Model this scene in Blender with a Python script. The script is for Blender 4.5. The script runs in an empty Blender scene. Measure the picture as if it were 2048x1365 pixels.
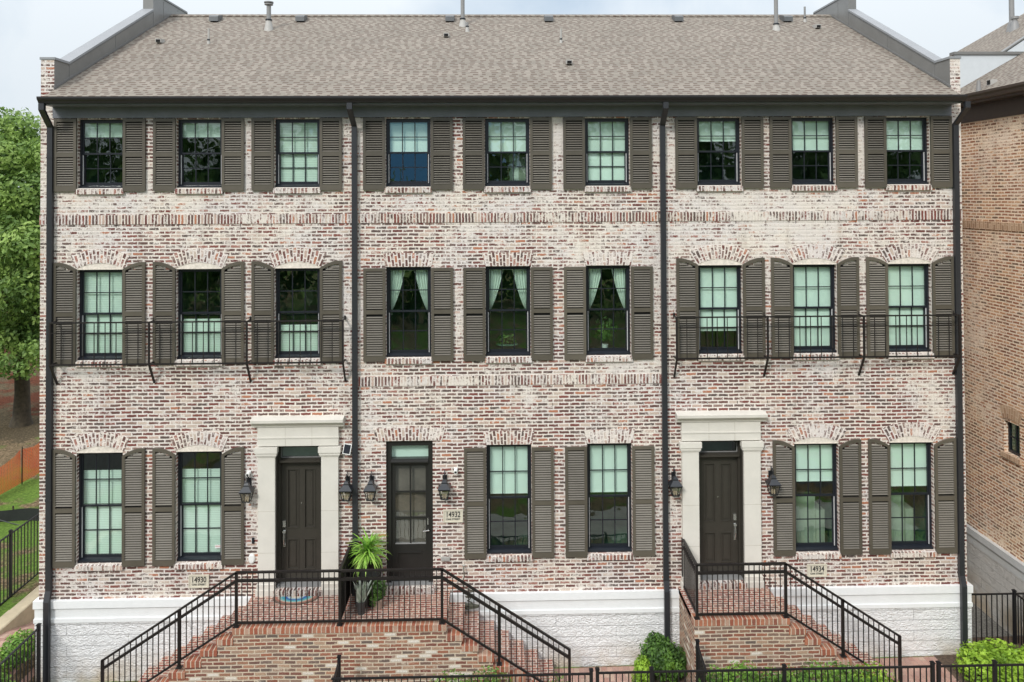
import bpy, math, random
from mathutils import Vector, Matrix, noise
random.seed(7)
R = math.radians
C = bpy.context.scene.collection
SC = bpy.context.scene

# ---------------------------------------------------------------- camera, world, sun
cam = bpy.data.cameras.new("camera"); co = bpy.data.objects.new("camera", cam); C.objects.link(co)
cam.sensor_width = 36; cam.lens = 27.42; cam.shift_y = -.1535; cam.clip_end = 2000
yaw, pit, rol = .0237472, .0150071, -.0051391
f = Vector((math.sin(yaw)*math.cos(pit), math.cos(yaw)*math.cos(pit), math.sin(pit)))
r = Vector((math.cos(yaw), -math.sin(yaw), 0)); u = r.cross(f)
r2 = r*math.cos(rol)+u*math.sin(rol); u2 = u*math.cos(rol)-r*math.sin(rol)
m = Matrix((r2, u2, -f)).transposed().to_4x4(); m.translation = Vector((0, -15, 9)); co.matrix_world = m
SC.camera = co
SC.view_settings.view_transform = 'Standard'; SC.view_settings.look = 'None'
SC.view_settings.exposure = .12; SC.view_settings.gamma = 1

def node(nt, t, ins=None, **kw):
    n = nt.nodes.new(t)
    for k, v in kw.items(): setattr(n, k, v)
    for k, v in (ins or {}).items():
        s = n.inputs[k]
        if isinstance(v, bpy.types.NodeSocket): nt.links.new(v, s)
        else: s.default_value = v
    return n
def math_(nt, op, a, b=0.0, clamp=False):
    n = nt.nodes.new('ShaderNodeMath'); n.operation = op; n.use_clamp = clamp
    for i, v in enumerate((a, b)):
        if isinstance(v, bpy.types.NodeSocket): nt.links.new(v, n.inputs[i])
        else: n.inputs[i].default_value = v
    return n.outputs[0]
def mix(nt, fac, a, b, blend='MIX'):
    n = nt.nodes.new('ShaderNodeMix'); n.data_type = 'RGBA'; n.blend_type = blend
    for k, v in ((0, fac), (6, a), (7, b)):
        if isinstance(v, bpy.types.NodeSocket): nt.links.new(v, n.inputs[k])
        else: n.inputs[k].default_value = v if k == 0 else (*v[:3], 1)
    return n.outputs[2]
def ramp(nt, fac, stops, interp='LINEAR'):
    n = nt.nodes.new('ShaderNodeValToRGB'); cr = n.color_ramp; cr.interpolation = interp
    while len(cr.elements) < len(stops): cr.elements.new(.5)
    for e, (p, c) in zip(cr.elements, stops):
        e.position = p; e.color = (*(c if not isinstance(c, (int, float)) else (c, c, c)), 1)
    nt.links.new(fac, n.inputs[0]); return n.outputs[0]

SUN_EL, SUN_AZ = R(37), R(210)     # azimuth measured clockwise from +y (behind the facade): sun high behind the camera, left
w = bpy.data.worlds.new("World"); SC.world = w; w.use_nodes = True
nt = w.node_tree; nt.nodes.clear()
sky = node(nt, 'ShaderNodeTexSky', sky_type='NISHITA', sun_disc=False, sun_elevation=SUN_EL, sun_rotation=SUN_AZ)
geo = node(nt, 'ShaderNodeTexCoord')
sep = node(nt, 'ShaderNodeSeparateXYZ', {0: geo.outputs['Generated']})
nz = node(nt, 'ShaderNodeTexNoise', {'Vector': geo.outputs['Generated'], 'Scale': 2.6, 'Detail': 7.0, 'Roughness': .55, 'Distortion': .4})
cl = ramp(nt, nz.outputs[0], [(.34, .1), (.45, .6), (.54, 1.0)])
skyc = node(nt, 'ShaderNodeVectorMath', {0: sky.outputs[0], 1: (.11, .11, .11)}, operation='MULTIPLY')
skyb = mix(nt, .7, skyc.outputs[0], (.60, .71, .82))
zen = math_(nt, 'POWER', math_(nt, 'MAXIMUM', sep.outputs[2], 0.0), 1.9)   # an overcast sky is brighter overhead
white = mix(nt, zen, (.70, .765, .82), (2.7, 2.75, 2.8))
col = mix(nt, cl, skyb, white)
dp = node(nt, 'ShaderNodeVectorMath', {0: geo.outputs['Generated'], 1: (-.106, -.9935, .04)}, operation='DOT_PRODUCT')   # a blue gap in the clouds behind the viewer
nb = math_(nt, 'ADD', dp.outputs['Value'], math_(nt, 'MULTIPLY', math_(nt, 'SUBTRACT', nz.outputs[0], .5), .012))
pf = node(nt, 'ShaderNodeMapRange', {'Value': nb, 'From Min': .990, 'From Max': .9955})
col = mix(nt, pf.outputs[0], col, (.16, .42, .80))
bg = node(nt, 'ShaderNodeBackground', {'Color': col, 'Strength': 1.0})
out = node(nt, 'ShaderNodeOutputWorld', {0: bg.outputs[0]})
sl = bpy.data.lights.new("sun", 'SUN'); sl.energy = 2.1; sl.angle = R(12); sl.color = (1, .96, .9)
so = bpy.data.objects.new("sun", sl); C.objects.link(so); so.location = (-10, -30, 30)
sd = Vector((math.sin(SUN_AZ)*math.cos(SUN_EL), math.cos(SUN_AZ)*math.cos(SUN_EL), math.sin(SUN_EL)))
so.rotation_euler = sd.to_track_quat('Z', 'Y').to_euler()

# ---------------------------------------------------------------- materials
M = {}
def newmat(name):
    m = bpy.data.materials.new(name); m.use_nodes = True; nt = m.node_tree
    return m, nt, nt.nodes['Principled BSDF']
def bump(nt, p, h, strength=.5, dist=.01):
    b = node(nt, 'ShaderNodeBump', {'Height': h, 'Strength': strength, 'Distance': dist}); nt.links.new(b.outputs[0], p.inputs['Normal'])
def plain(name, c, rough=.6, metal=0., var=.12, scale=9., bmp=0., spec=.5):
    m, nt, p = newmat(name)
    tc = node(nt, 'ShaderNodeTexCoord'); g = node(nt, 'ShaderNodeNewGeometry')
    n = node(nt, 'ShaderNodeTexNoise', {'Vector': g.outputs['Position'], 'Scale': scale, 'Detail': 5.0, 'Roughness': .65})
    cc = ramp(nt, n.outputs[0], [(.3, tuple(x*(1-var) for x in c)), (.7, tuple(min(1, x*(1+var)) for x in c))])
    nt.links.new(cc, p.inputs['Base Color']); p.inputs['Roughness'].default_value = rough
    p.inputs['Metallic'].default_value = metal; p.inputs['Specular IOR Level'].default_value = spec
    if bmp: bump(nt, p, n.outputs[0], bmp, .01)
    M[name] = m; return m

def brick(name, bw, rh, ms, mortar, palette, wash=0., washcol=None, swap=False, offset=.5, jitter=.012, high=0., det=26.):
    m, nt, p = newmat(name)
    uv = node(nt, 'ShaderNodeTexCoord').outputs['UV']
    if swap:
        s = node(nt, 'ShaderNodeSeparateXYZ', {0: uv}); uv = node(nt, 'ShaderNodeCombineXYZ', {0: s.outputs[1], 1: s.outputs[0]}).outputs[0]
    n1 = node(nt, 'ShaderNodeTexNoise', {'Vector': uv, 'Scale': det, 'Detail': 3.0})
    d = node(nt, 'ShaderNodeVectorMath', {0: n1.outputs[1], 1: (.5, .5, .5)}, operation='SUBTRACT')
    d2 = node(nt, 'ShaderNodeVectorMath', {0: d.outputs[0], 1: (jitter*3, jitter*2.0, 0)}, operation='MULTIPLY')
    n1b = node(nt, 'ShaderNodeTexNoise', {'Vector': uv, 'Scale': 1.7, 'Detail': 2.0})
    db = node(nt, 'ShaderNodeVectorMath', {0: n1b.outputs[1], 1: (.5, .5, .5)}, operation='SUBTRACT')
    db2 = node(nt, 'ShaderNodeVectorMath', {0: db.outputs[0], 1: (.02, .03, 0)}, operation='MULTIPLY')
    v = node(nt, 'ShaderNodeVectorMath', {0: uv, 1: d2.outputs[0]}, operation='ADD')
    v = node(nt, 'ShaderNodeVectorMath', {0: v.outputs[0], 1: db2.outputs[0]}, operation='ADD')
    b = node(nt, 'ShaderNodeTexBrick', {'Vector': v.outputs[0], 'Color1': (0, 0, 0, 1), 'Color2': (1, 1, 1, 1), 'Mortar': (.5, .5, .5, 1), 'Scale': 1.0,
             'Mortar Size': ms, 'Mortar Smooth': .35, 'Bias': 0.0, 'Brick Width': bw, 'Row Height': rh}, offset=offset, squash=1.0)
    k = len(palette)
    c = ramp(nt, b.outputs[0], [(i/k, q) for i, q in enumerate(palette)], 'CONSTANT')
    fine = node(nt, 'ShaderNodeTexNoise', {'Vector': uv, 'Scale': 55.0, 'Detail': 4.0, 'Roughness': .7})
    c = mix(nt, 1.0, c, ramp(nt, fine.outputs[0], [(.3, .72), (.7, 1.25)]), 'MULTIPLY')
    fac = b.outputs[1]
    if wash > 0:
        w1 = node(nt, 'ShaderNodeTexNoise', {'Vector': uv, 'Scale': 17.0, 'Detail': 6.0, 'Roughness': .75, 'Distortion': .6})
        w2 = node(nt, 'ShaderNodeTexNoise', {'Vector': uv, 'Scale': .55, 'Detail': 4.0, 'Roughness': .6})
        w3 = node(nt, 'ShaderNodeTexNoise', {'Vector': node(nt, 'ShaderNodeVectorMath', {0: uv, 1: (5.2, 12.5, 1)}, operation='MULTIPLY').outputs[0], 'Scale': 1.0, 'Detail': 1.0})
        s = math_(nt, 'ADD', math_(nt, 'MULTIPLY', w1.outputs[0], .9), math_(nt, 'MULTIPLY', w2.outputs[0], .85))
        s = math_(nt, 'ADD', s, math_(nt, 'MULTIPLY', w3.outputs[0], .45))
        if high:
            sp = node(nt, 'ShaderNodeSeparateXYZ', {0: uv})
            h = node(nt, 'ShaderNodeMapRange', {'Value': sp.outputs[1], 'From Min': 5.0, 'From Max': 8.8, 'To Min': 0.0, 'To Max': high})
            s = math_(nt, 'ADD', s, h.outputs[0])
        t = 1.318-wash
        wm = node(nt, 'ShaderNodeMapRange', {'Value': s, 'From Min': t-.05, 'From Max': t+.07, 'To Min': 0.0, 'To Max': .93}).outputs[0]
        fac = math_(nt, 'MAXIMUM', fac, wm)
    stn = node(nt, 'ShaderNodeTexNoise', {'Vector': node(nt, 'ShaderNodeVectorMath', {0: uv, 1: (3.2, .35, 1)}, operation='MULTIPLY').outputs[0], 'Scale': 1.0, 'Detail': 6.0, 'Roughness': .65})
    mc = mix(nt, 1.0, mortar, ramp(nt, fine.outputs[0], [(.25, .82), (.75, 1.12)]), 'MULTIPLY')
    big = node(nt, 'ShaderNodeTexNoise', {'Vector': uv, 'Scale': .9, 'Detail': 5.0, 'Roughness': .6})
    mc = mix(nt, ramp(nt, big.outputs[0], [(.38, 0.0), (.62, 1.0)]), mc, mix(nt, 1.0, mc, (.93, .95, 1.02), 'MULTIPLY'))
    c = mix(nt, fac, c, mc)
    c = mix(nt, 1.0, c, ramp(nt, stn.outputs[0], [(.32, (.87, .855, .84)), (.46, (1, 1, 1)), (.70, (1.05, 1.05, 1.05))]), 'MULTIPLY')
    nt.links.new(c, p.inputs['Base Color']); p.inputs['Roughness'].default_value = .88; p.inputs['Specular IOR Level'].default_value = .25
    h = math_(nt, 'ADD', math_(nt, 'MULTIPLY', b.outputs[1], -.6), math_(nt, 'MULTIPLY', fine.outputs[0], .5))
    bump(nt, p, h, .55, .012)
    M[name] = m; return m

PAL = [(0.149, 0.056, 0.049), (0.133, 0.08, 0.069), (0.197, 0.066, 0.055), (0.16, 0.112, 0.098), (0.213, 0.135, 0.116), (0.351, 0.175, 0.142), (0.133, 0.068, 0.059), (0.176, 0.105, 0.093), (0.489, 0.36, 0.304), (0.229, 0.088, 0.071), (0.115, 0.084, 0.075), (0.426, 0.185, 0.113), (0.16, 0.086, 0.074), (0.266, 0.175, 0.147), (0.165, 0.075, 0.065), (0.186, 0.08, 0.069), (0.139, 0.095, 0.086), (0.532, 0.43, 0.363)]
MORT = (.76, .70, .625)
brick('brick_wall', .205, .068, .0150, MORT, PAL, wash=.137, high=.095)
brick('brick_soldier', .70, .062, .0125, MORT, PAL, wash=.185, swap=True, jitter=.008, offset=0.)
brick('brick_arch', .150, .066, .0135, (.78, .71, .64), PAL, wash=.19, swap=True, jitter=.010, offset=.5)
brick('brick_sill', 1.9, .068, .013, (.74, .68, .61), PAL, wash=.21, swap=True, jitter=.008, offset=0.)
SP = [(0.28, 0.112, 0.073), (0.213, 0.101, 0.076), (0.325, 0.14, 0.09), (0.179, 0.112, 0.09), (0.28, 0.185, 0.14), (0.202, 0.084, 0.065), (0.381, 0.202, 0.134), (0.146, 0.11, 0.095), (0.336, 0.224, 0.168), (0.246, 0.101, 0.069), (0.224, 0.146, 0.112), (0.19, 0.134, 0.112), (0.314, 0.168, 0.112), (0.168, 0.095, 0.078), (0.403, 0.269, 0.19), (0.672, 0.616, 0.549), (0.269, 0.146, 0.101), (0.235, 0.112, 0.084)]
brick('stoop_brick', .205, .065, .0115, (.60, .50, .375), SP, wash=.02, washcol=None, jitter=.008)
brick('stoop_coping', 1.9, .078, .010, (.56, .46, .35), [(.34, .12, .07), (.30, .10, .062), (.40, .16, .095), (.25, .095, .065), (.36, .18, .12), (.44, .28, .21)], swap=True, jitter=.006, offset=0.)
brick('stoop_paving', .215, .0775, .0150, (.60, .50, .41), [(.33, .125, .09), (.27, .095, .075), (.36, .16, .115), (.29, .12, .095), (.23, .115, .095), (.40, .21, .16)], wash=.03, jitter=.009)
brick('path_paving', .21, .105, .004, (.33, .24, .20), [(.42, .26, .21), (.38, .24, .20), (.46, .30, .24), (.36, .21, .17), (.45, .32, .25)], jitter=.002, offset=.5, swap=True)
NP = [(0.362, 0.161, 0.092), (0.484, 0.246, 0.143), (0.269, 0.13, 0.08), (0.564, 0.308, 0.177), (0.215, 0.135, 0.092), (0.403, 0.191, 0.114), (0.646, 0.394, 0.24), (0.31, 0.161, 0.103)]
brick('neighbor_brick', .215, .068, .0175, (.95, .79, .61), NP, wash=.15, jitter=.009)
brick('neighbor_soldier', .225, .073, .009, (.70, .54, .38), [(.50, .34, .23), (.45, .29, .19), (.56, .40, .28), (.38, .24, .16)], swap=True, jitter=.006, offset=.5)

# painted split-face block plinth
def block_mat(name, c, row=.197, dark=.62):
    m, nt, p = newmat(name)
    uv = node(nt, 'ShaderNodeTexCoord').outputs['UV']
    b = node(nt, 'ShaderNodeTexBrick', {'Vector': uv, 'Color1': (.9, .9, .9, 1), 'Color2': (1, 1, 1, 1), 'Mortar': (.5, .5, .5, 1), 'Scale': 1.0,
             'Mortar Size': .0045, 'Mortar Smooth': .2, 'Brick Width': 2.3, 'Row Height': row})
    n = node(nt, 'ShaderNodeTexNoise', {'Vector': node(nt, 'ShaderNodeVectorMath', {0: uv, 1: (1, 1.7, 1)}, operation='MULTIPLY').outputs[0], 'Scale': 11.0, 'Detail': 5.0, 'Roughness': .55, 'Distortion': 1.6})
    cc = mix(nt, b.outputs[1], c, tuple(x*dark for x in c))
    st = node(nt, 'ShaderNodeTexNoise', {'Vector': uv, 'Scale': 1.3, 'Detail': 6.0})
    sp = node(nt, 'ShaderNodeSeparateXYZ', {0: uv})
    low = node(nt, 'ShaderNodeMapRange', {'Value': sp.outputs[1], 'From Min': .55, 'From Max': .0, 'To Min': 0.0, 'To Max': 1.0})
    sf = math_(nt, 'MULTIPLY', low.outputs[0], ramp(nt, st.outputs[0], [(.40, 0.), (.58, 1.)]))
    cc = mix(nt, sf, cc, (.58, .50, .39))
    cc = mix(nt, ramp(nt, n.outputs[0], [(.28, .25), (.38, 0.)]), cc, tuple(x*.75 for x in c))
    nt.links.new(cc, p.inputs['Base Color']); p.inputs['Roughness'].default_value = .75
    h = math_(nt, 'SUBTRACT', n.outputs[0], math_(nt, 'MULTIPLY', b.outputs[1], .7))
    bump(nt, p, h, 1.0, .05); M[name] = m
block_mat('white_block', (.86, .87, .88))
block_mat('grey_block', (.66, .65, .63))
plain('white_trim', (.80, .82, .83), .5, var=.03)
plain('grey_trim', (.62, .64, .65), .5, var=.05)
plain('limestone', (.655, .63, .575), .8, var=.05, scale=3, bmp=.1)
plain('louvre_skylit_paint', (.185, .170, .145), .5, var=.08, scale=3)  # shutter colour made lighter, painting in sky light caught by the slats
plain('shutter_paint', (.098, .086, .067), .42, var=.1, scale=3)
plain('door_paint', (.042, .038, .031), .4, var=.08)
plain('black_door_paint', (.018, .018, .017), .38, var=.08)
plain('window_black', (.012, .015, .022), .35, var=.1)
plain('gutter_metal', (.022, .020, .021), .33, var=.08)
plain('downspout_metal', (.026, .028, .033), .38, var=.08)
plain('frieze_paint', (.17, .18, .205), .45, var=.12, scale=4)
plain('black_metal', (.008, .007, .009), .5, var=.15)
plain('bronze_metal', (.011, .008, .008), .48, var=.15)
plain('parapet_metal', (.20, .20, .195), .42, metal=.2, var=.10, scale=2.2)
plain('coping_metal', (.25, .26, .275), .6, metal=0., var=.06, scale=1.5)
plain('seam_metal', (.16, .16, .16), .5)
plain('vent_metal', (.13, .135, .14), .45, metal=.3)
plain('pipe_grey', (.24, .24, .24), .5, var=.05)
plain('flashing_pale', (.40, .39, .37), .55, var=.08)
plain('white_plastic', (.78, .79, .78), .4, var=.02)
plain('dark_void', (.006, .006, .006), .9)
plain('track_white', (.66, .66, .68), .4, var=.02)
plain('silver', (.62, .62, .60), .22, metal=.9, var=.05)
plain('white_stucco', (.56, .60, .63), .7, var=.03)
plain('concrete', (.47, .40, .28), .85, var=.13, scale=5, bmp=.3)
plain('bark', (.055, .045, .030), .9, var=.45, scale=7, bmp=1.)
plain('room_wall', (.095, .19, .135), .9, var=.4, scale=1.5)
plain('sofa_fabric', (.42, .44, .36), .9, var=.1)
plain('mulch', (.085, .058, .04), .95, var=.6, scale=22, bmp=1.)
plain('gravel', (.17, .165, .15), .95, var=.65, scale=26, bmp=1.)
plain('pot_black', (.022, .023, .024), .45)
plain('pot_grey', (.05, .053, .055), .5)
plain('pot_clay', (.36, .27, .22), .8)
plain('soil', (.04, .028, .02), .95)
plain('hose_rubber', (.085, .085, .06), .6)
plain('ink', (.02, .02, .02), .6)
plain('red_ink', (.45, .08, .07), .6)
plain('lamp_metal', (.030, .033, .038), .3, metal=.4)
plain('solar_cell', (.02, .022, .03), .25)
plain('curtain_fabric', (.78, .80, .76), .85, var=.05)
plain('silt_cloth', (.012, .016, .014), .8, var=.3, scale=3)

for q in ('shutter_paint', 'louvre_skylit_paint'):      # each shutter has weathered a little differently
    nt = M[q].node_tree; p = nt.nodes['Principled BSDF']; src = p.inputs['Base Color'].links[0].from_socket
    oi = node(nt, 'ShaderNodeObjectInfo'); nt.links.new(mix(nt, 1.0, src, ramp(nt, oi.outputs['Random'], [(0, .83), (1, 1.16)]), 'MULTIPLY'), p.inputs['Base Color'])
def shade_mat(name, c, slat=0.):
    m, nt, p = newmat(name)
    tc = node(nt, 'ShaderNodeTexCoord'); sp = node(nt, 'ShaderNodeSeparateXYZ', {0: tc.outputs['UV']})
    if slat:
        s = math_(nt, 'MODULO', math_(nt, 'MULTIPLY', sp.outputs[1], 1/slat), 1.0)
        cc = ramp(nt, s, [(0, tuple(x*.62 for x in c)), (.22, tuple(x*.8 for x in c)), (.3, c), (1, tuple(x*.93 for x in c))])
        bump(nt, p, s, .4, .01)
    else:
        n = node(nt, 'ShaderNodeTexNoise', {'Vector': tc.outputs['UV'], 'Scale': 3.0, 'Detail': 3.0})
        cc = ramp(nt, n.outputs[0], [(.3, tuple(x*.95 for x in c)), (.7, c)])
    nt.links.new(cc, p.inputs['Base Color']); p.inputs['Roughness'].default_value = .7
    M[name] = m
shade_mat('roller_shade', (.93, .93, .91)); shade_mat('venetian_blind', (.95, .95, .92), .034); plain('reflection_grey', (.12, .115, .095), .8, var=.3, scale=2)

def glass_mat(name, tint, refl=1.0):
    m = bpy.data.materials.new(name); m.use_nodes = True; nt = m.node_tree; nt.nodes.clear()
    g = node(nt, 'ShaderNodeNewGeometry')
    n = node(nt, 'ShaderNodeTexNoise', {'Vector': g.outputs['Position'], 'Scale': 1.6, 'Detail': 2.0})
    b = node(nt, 'ShaderNodeBump', {'Height': n.outputs[0], 'Strength': .12, 'Distance': .06})
    tr = node(nt, 'ShaderNodeBsdfTransparent', {'Color': (*tint, 1)})
    gl = node(nt, 'ShaderNodeBsdfGlossy', {'Color': (.92, 1, .96, 1), 'Roughness': .015, 'Normal': b.outputs[0]})
    dt = node(nt, 'ShaderNodeVectorMath', {0: g.outputs['Normal'], 1: g.outputs['Incoming']}, operation='DOT_PRODUCT')
    cs = math_(nt, 'SUBTRACT', 1.0, math_(nt, 'ABSOLUTE', dt.outputs['Value']), True)
    fac = math_(nt, 'ADD', math_(nt, 'MULTIPLY', math_(nt, 'POWER', cs, 5.0), .85), .115*refl, True)
    mx = node(nt, 'ShaderNodeMixShader', {0: fac, 1: tr.outputs[0], 2: gl.outputs[0]})
    node(nt, 'ShaderNodeOutputMaterial', {0: mx.outputs[0]}); M[name] = m
glass_mat('window_glass', (.79, .935, .875))
glass_mat('clear_glass', (.97, .97, .96))
m, nt, p = newmat('lantern_glass'); p.inputs['Base Color'].default_value = (.48, .42, .34, 1); p.inputs['Roughness'].default_value = .12; p.inputs['Transmission Weight'].default_value = .35; M['lantern_glass'] = m

# roof shingles
m, nt, p = newmat('shingles')
uv = node(nt, 'ShaderNodeTexCoord').outputs['UV']
n0 = node(nt, 'ShaderNodeTexNoise', {'Vector': uv, 'Scale': .7, 'Detail': 3.0})
dd = node(nt, 'ShaderNodeVectorMath', {0: n0.outputs[1], 1: (.5, .5, .5)}, operation='SUBTRACT')
dd = node(nt, 'ShaderNodeVectorMath', {0: dd.outputs[0], 1: (.0, .14, 0)}, operation='MULTIPLY')
vv = node(nt, 'ShaderNodeVectorMath', {0: uv, 1: dd.outputs[0]}, operation='ADD').outputs[0]
RW = .116
sp = node(nt, 'ShaderNodeSeparateXYZ', {0: vv})
rowf = math_(nt, 'MULTIPLY', sp.outputs[1], 1/RW); row = math_(nt, 'FRACT', rowf); rid = math_(nt, 'FLOOR', rowf)
wr = node(nt, 'ShaderNodeTexWhiteNoise', {'W': rid}, noise_dimensions='1D')
xs = math_(nt, 'ADD', math_(nt, 'MULTIPLY', sp.outputs[0], 1/.20), math_(nt, 'MULTIPLY', wr.outputs[0], 7.3))
wob = node(nt, 'ShaderNodeTexNoise', {'W': math_(nt, 'ADD', math_(nt, 'MULTIPLY', xs, .63), math_(nt, 'MULTIPLY', rid, 17.3)), 'Scale': 1.0, 'Detail': 1.0}, noise_dimensions='1D')
xs = math_(nt, 'ADD', xs, math_(nt, 'MULTIPLY', wob.outputs[0], .7)); tab = math_(nt, 'FLOOR', xs); tx = math_(nt, 'FRACT', xs)
cell = node(nt, 'ShaderNodeTexWhiteNoise', {'Vector': node(nt, 'ShaderNodeCombineXYZ', {0: tab, 1: rid}).outputs[0]}, noise_dimensions='2D')
base = ramp(nt, cell.outputs[0], [(0, (.218, .195, .166)), (.2, (.238, .212, .181)), (.4, (.202, .181, .155)), (.6, (.256, .228, .196)), (.8, (.223, .199, .171))], 'CONSTANT')
duty = math_(nt, 'ADD', .34, math_(nt, 'MULTIPLY', cell.outputs[0], .34))
dark = math_(nt, 'LESS_THAN', tx, duty)                     # tabs whose lower band is the dark lamination
band = ramp(nt, row, [(0, 0.), (.46, 0.), (.54, 1.), (.90, 1.), (1, .4)])
line = ramp(nt, row, [(0, 1.), (.12, 0.)])  # thin shadow line along each course, painted into the colour
c = mix(nt, math_(nt, 'MULTIPLY', math_(nt, 'MULTIPLY', dark, band), .92), base, (.050, .038, .030))
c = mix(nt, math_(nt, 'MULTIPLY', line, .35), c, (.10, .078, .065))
gr = node(nt, 'ShaderNodeTexNoise', {'Vector': uv, 'Scale': 60.0, 'Detail': 4.0, 'Roughness': .8})
c = mix(nt, math_(nt, 'MULTIPLY', math_(nt, 'MULTIPLY', dark, band), .88), base, (.105, .075, .060))
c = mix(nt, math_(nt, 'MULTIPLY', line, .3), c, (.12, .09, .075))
c = mix(nt, 1.0, c, ramp(nt, gr.outputs[0], [(.25, .78), (.75, 1.2)]), 'MULTIPLY')
lg = node(nt, 'ShaderNodeTexNoise', {'Vector': uv, 'Scale': .35, 'Detail': 5.0})
c = mix(nt, 1.0, c, ramp(nt, lg.outputs[0], [(.35, .96), (.65, 1.03)]), 'MULTIPLY')
nt.links.new(c, p.inputs['Base Color']); p.inputs['Roughness'].default_value = .92; p.inputs['Specular IOR Level'].default_value = .2
bump(nt, p, math_(nt, 'ADD', math_(nt, 'MULTIPLY', row, -1.0), math_(nt, 'MULTIPLY', dark, -.5)), .5, .012); M['shingles'] = m

def leaf_mat(name, cols, trans=.25):
    m, nt, p = newmat(name)
    a = node(nt, 'ShaderNodeAttribute', attribute_name='tone')
    cc = ramp(nt, a.outputs['Fac'], [(i/(len(cols)-1), q) for i, q in enumerate(cols)])
    nt.links.new(cc, p.inputs['Base Color']); p.inputs['Roughness'].default_value = .5; p.inputs['Specular IOR Level'].default_value = .35
    t = node(nt, 'ShaderNodeBsdfTranslucent', {'Color': cc}); mx = node(nt, 'ShaderNodeMixShader', {0: trans, 1: p.outputs[0], 2: t.outputs[0]})
    nt.links.new(mx.outputs[0], nt.nodes['Material Output'].inputs[0]); M[name] = m
leaf_mat('oak_leaf', [(.05, .10, .03), (.14, .24, .06), (.30, .44, .11), (.50, .64, .22)], .35)
leaf_mat('shrub_leaf', [(.035, .08, .02), (.085, .18, .035), (.17, .33, .05), (.32, .50, .08)])
leaf_mat('lime_leaf', [(.10, .19, .02), (.22, .38, .035), (.36, .56, .06), (.52, .70, .11)])
leaf_mat('yucca_leaf', [(.08, .24, .03), (.18, .40, .05), (.33, .56, .09), (.52, .68, .20)])
leaf_mat('pale_leaf', [(.36, .42, .34), (.50, .55, .48), (.60, .63, .56), (.30, .42, .22)])
leaf_mat('wood_leaf', [(.03, .06, .02), (.09, .17, .05), (.18, .30, .08), (.30, .44, .12)])

m, nt, p = newmat('grass')
g = node(nt, 'ShaderNodeNewGeometry')
a = node(nt, 'ShaderNodeTexNoise', {'Vector': g.outputs['Position'], 'Scale': .42, 'Detail': 5.0, 'Roughness': .6})
b_ = node(nt, 'ShaderNodeTexNoise', {'Vector': g.outputs['Position'], 'Scale': 16.0, 'Detail': 6.0, 'Roughness': .8})
gc = ramp(nt, b_.outputs[0], [(.3, (.045, .08, .02)), (.5, (.11, .19, .035)), (.7, (.20, .31, .06))])
lc = ramp(nt, b_.outputs[0], [(.38, (.075, .055, .035)), (.5, (.15, .115, .065)), (.6, (.34, .24, .16)), (.7, (.12, .15, .05))])
gcol = mix(nt, ramp(nt, a.outputs[0], [(.47, 0.), (.53, 1.)]), gc, lc)
sp = node(nt, 'ShaderNodeSeparateXYZ', {0: g.outputs['Position']})
wv = node(nt, 'ShaderNodeTexNoise', {'Vector': g.outputs['Position'], 'Scale': .9, 'Detail': 5.0, 'Roughness': .7})
yy = math_(nt, 'ADD', sp.outputs[1], math_(nt, 'MULTIPLY', math_(nt, 'SUBTRACT', wv.outputs[0], .5), 4.2))
litter = ramp(nt, b_.outputs[0], [(.34, (.035, .03, .02)), (.5, (.10, .08, .05)), (.62, (.20, .15, .095)), (.7, (.09, .11, .04))])
redm = mix(nt, ramp(nt, wv.outputs[0], [(.42, 0.), (.56, 1.)]), litter, ramp(nt, b_.outputs[0], [(.34, (.03, .014, .010)), (.5, (.11, .038, .022)), (.62, (.20, .08, .05)), (.72, (.09, .07, .03))]))  # red mulch over litter, darkened to paint in the shade there
onl = node(nt, 'ShaderNodeMapRange', {'Value': sp.outputs[0], 'From Min': -10.6, 'From Max': -11.4, 'To Min': 0., 'To Max': 1.}).outputs[0]
f1 = math_(nt, 'MULTIPLY', node(nt, 'ShaderNodeMapRange', {'Value': yy, 'From Min': 12.3, 'From Max': 12.6, 'To Min': 0., 'To Max': 1.}).outputs[0], onl)
f2 = math_(nt, 'MULTIPLY', node(nt, 'ShaderNodeMapRange', {'Value': yy, 'From Min': 15.6, 'From Max': 16.0, 'To Min': 0., 'To Max': 1.}).outputs[0], onl)
f3 = math_(nt, 'MULTIPLY', node(nt, 'ShaderNodeMapRange', {'Value': yy, 'From Min': 9.2, 'From Max': 9.4, 'To Min': 0., 'To Max': .0}).outputs[0], onl)
gcol = mix(nt, f2, mix(nt, f1, gcol, litter), redm)
nt.links.new(gcol, p.inputs['Base Color']); p.inputs['Roughness'].default_value = .95
p.inputs['Specular IOR Level'].default_value = .1
bump(nt, p, b_.outputs[0], .8, .05); M['grass'] = m

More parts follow.
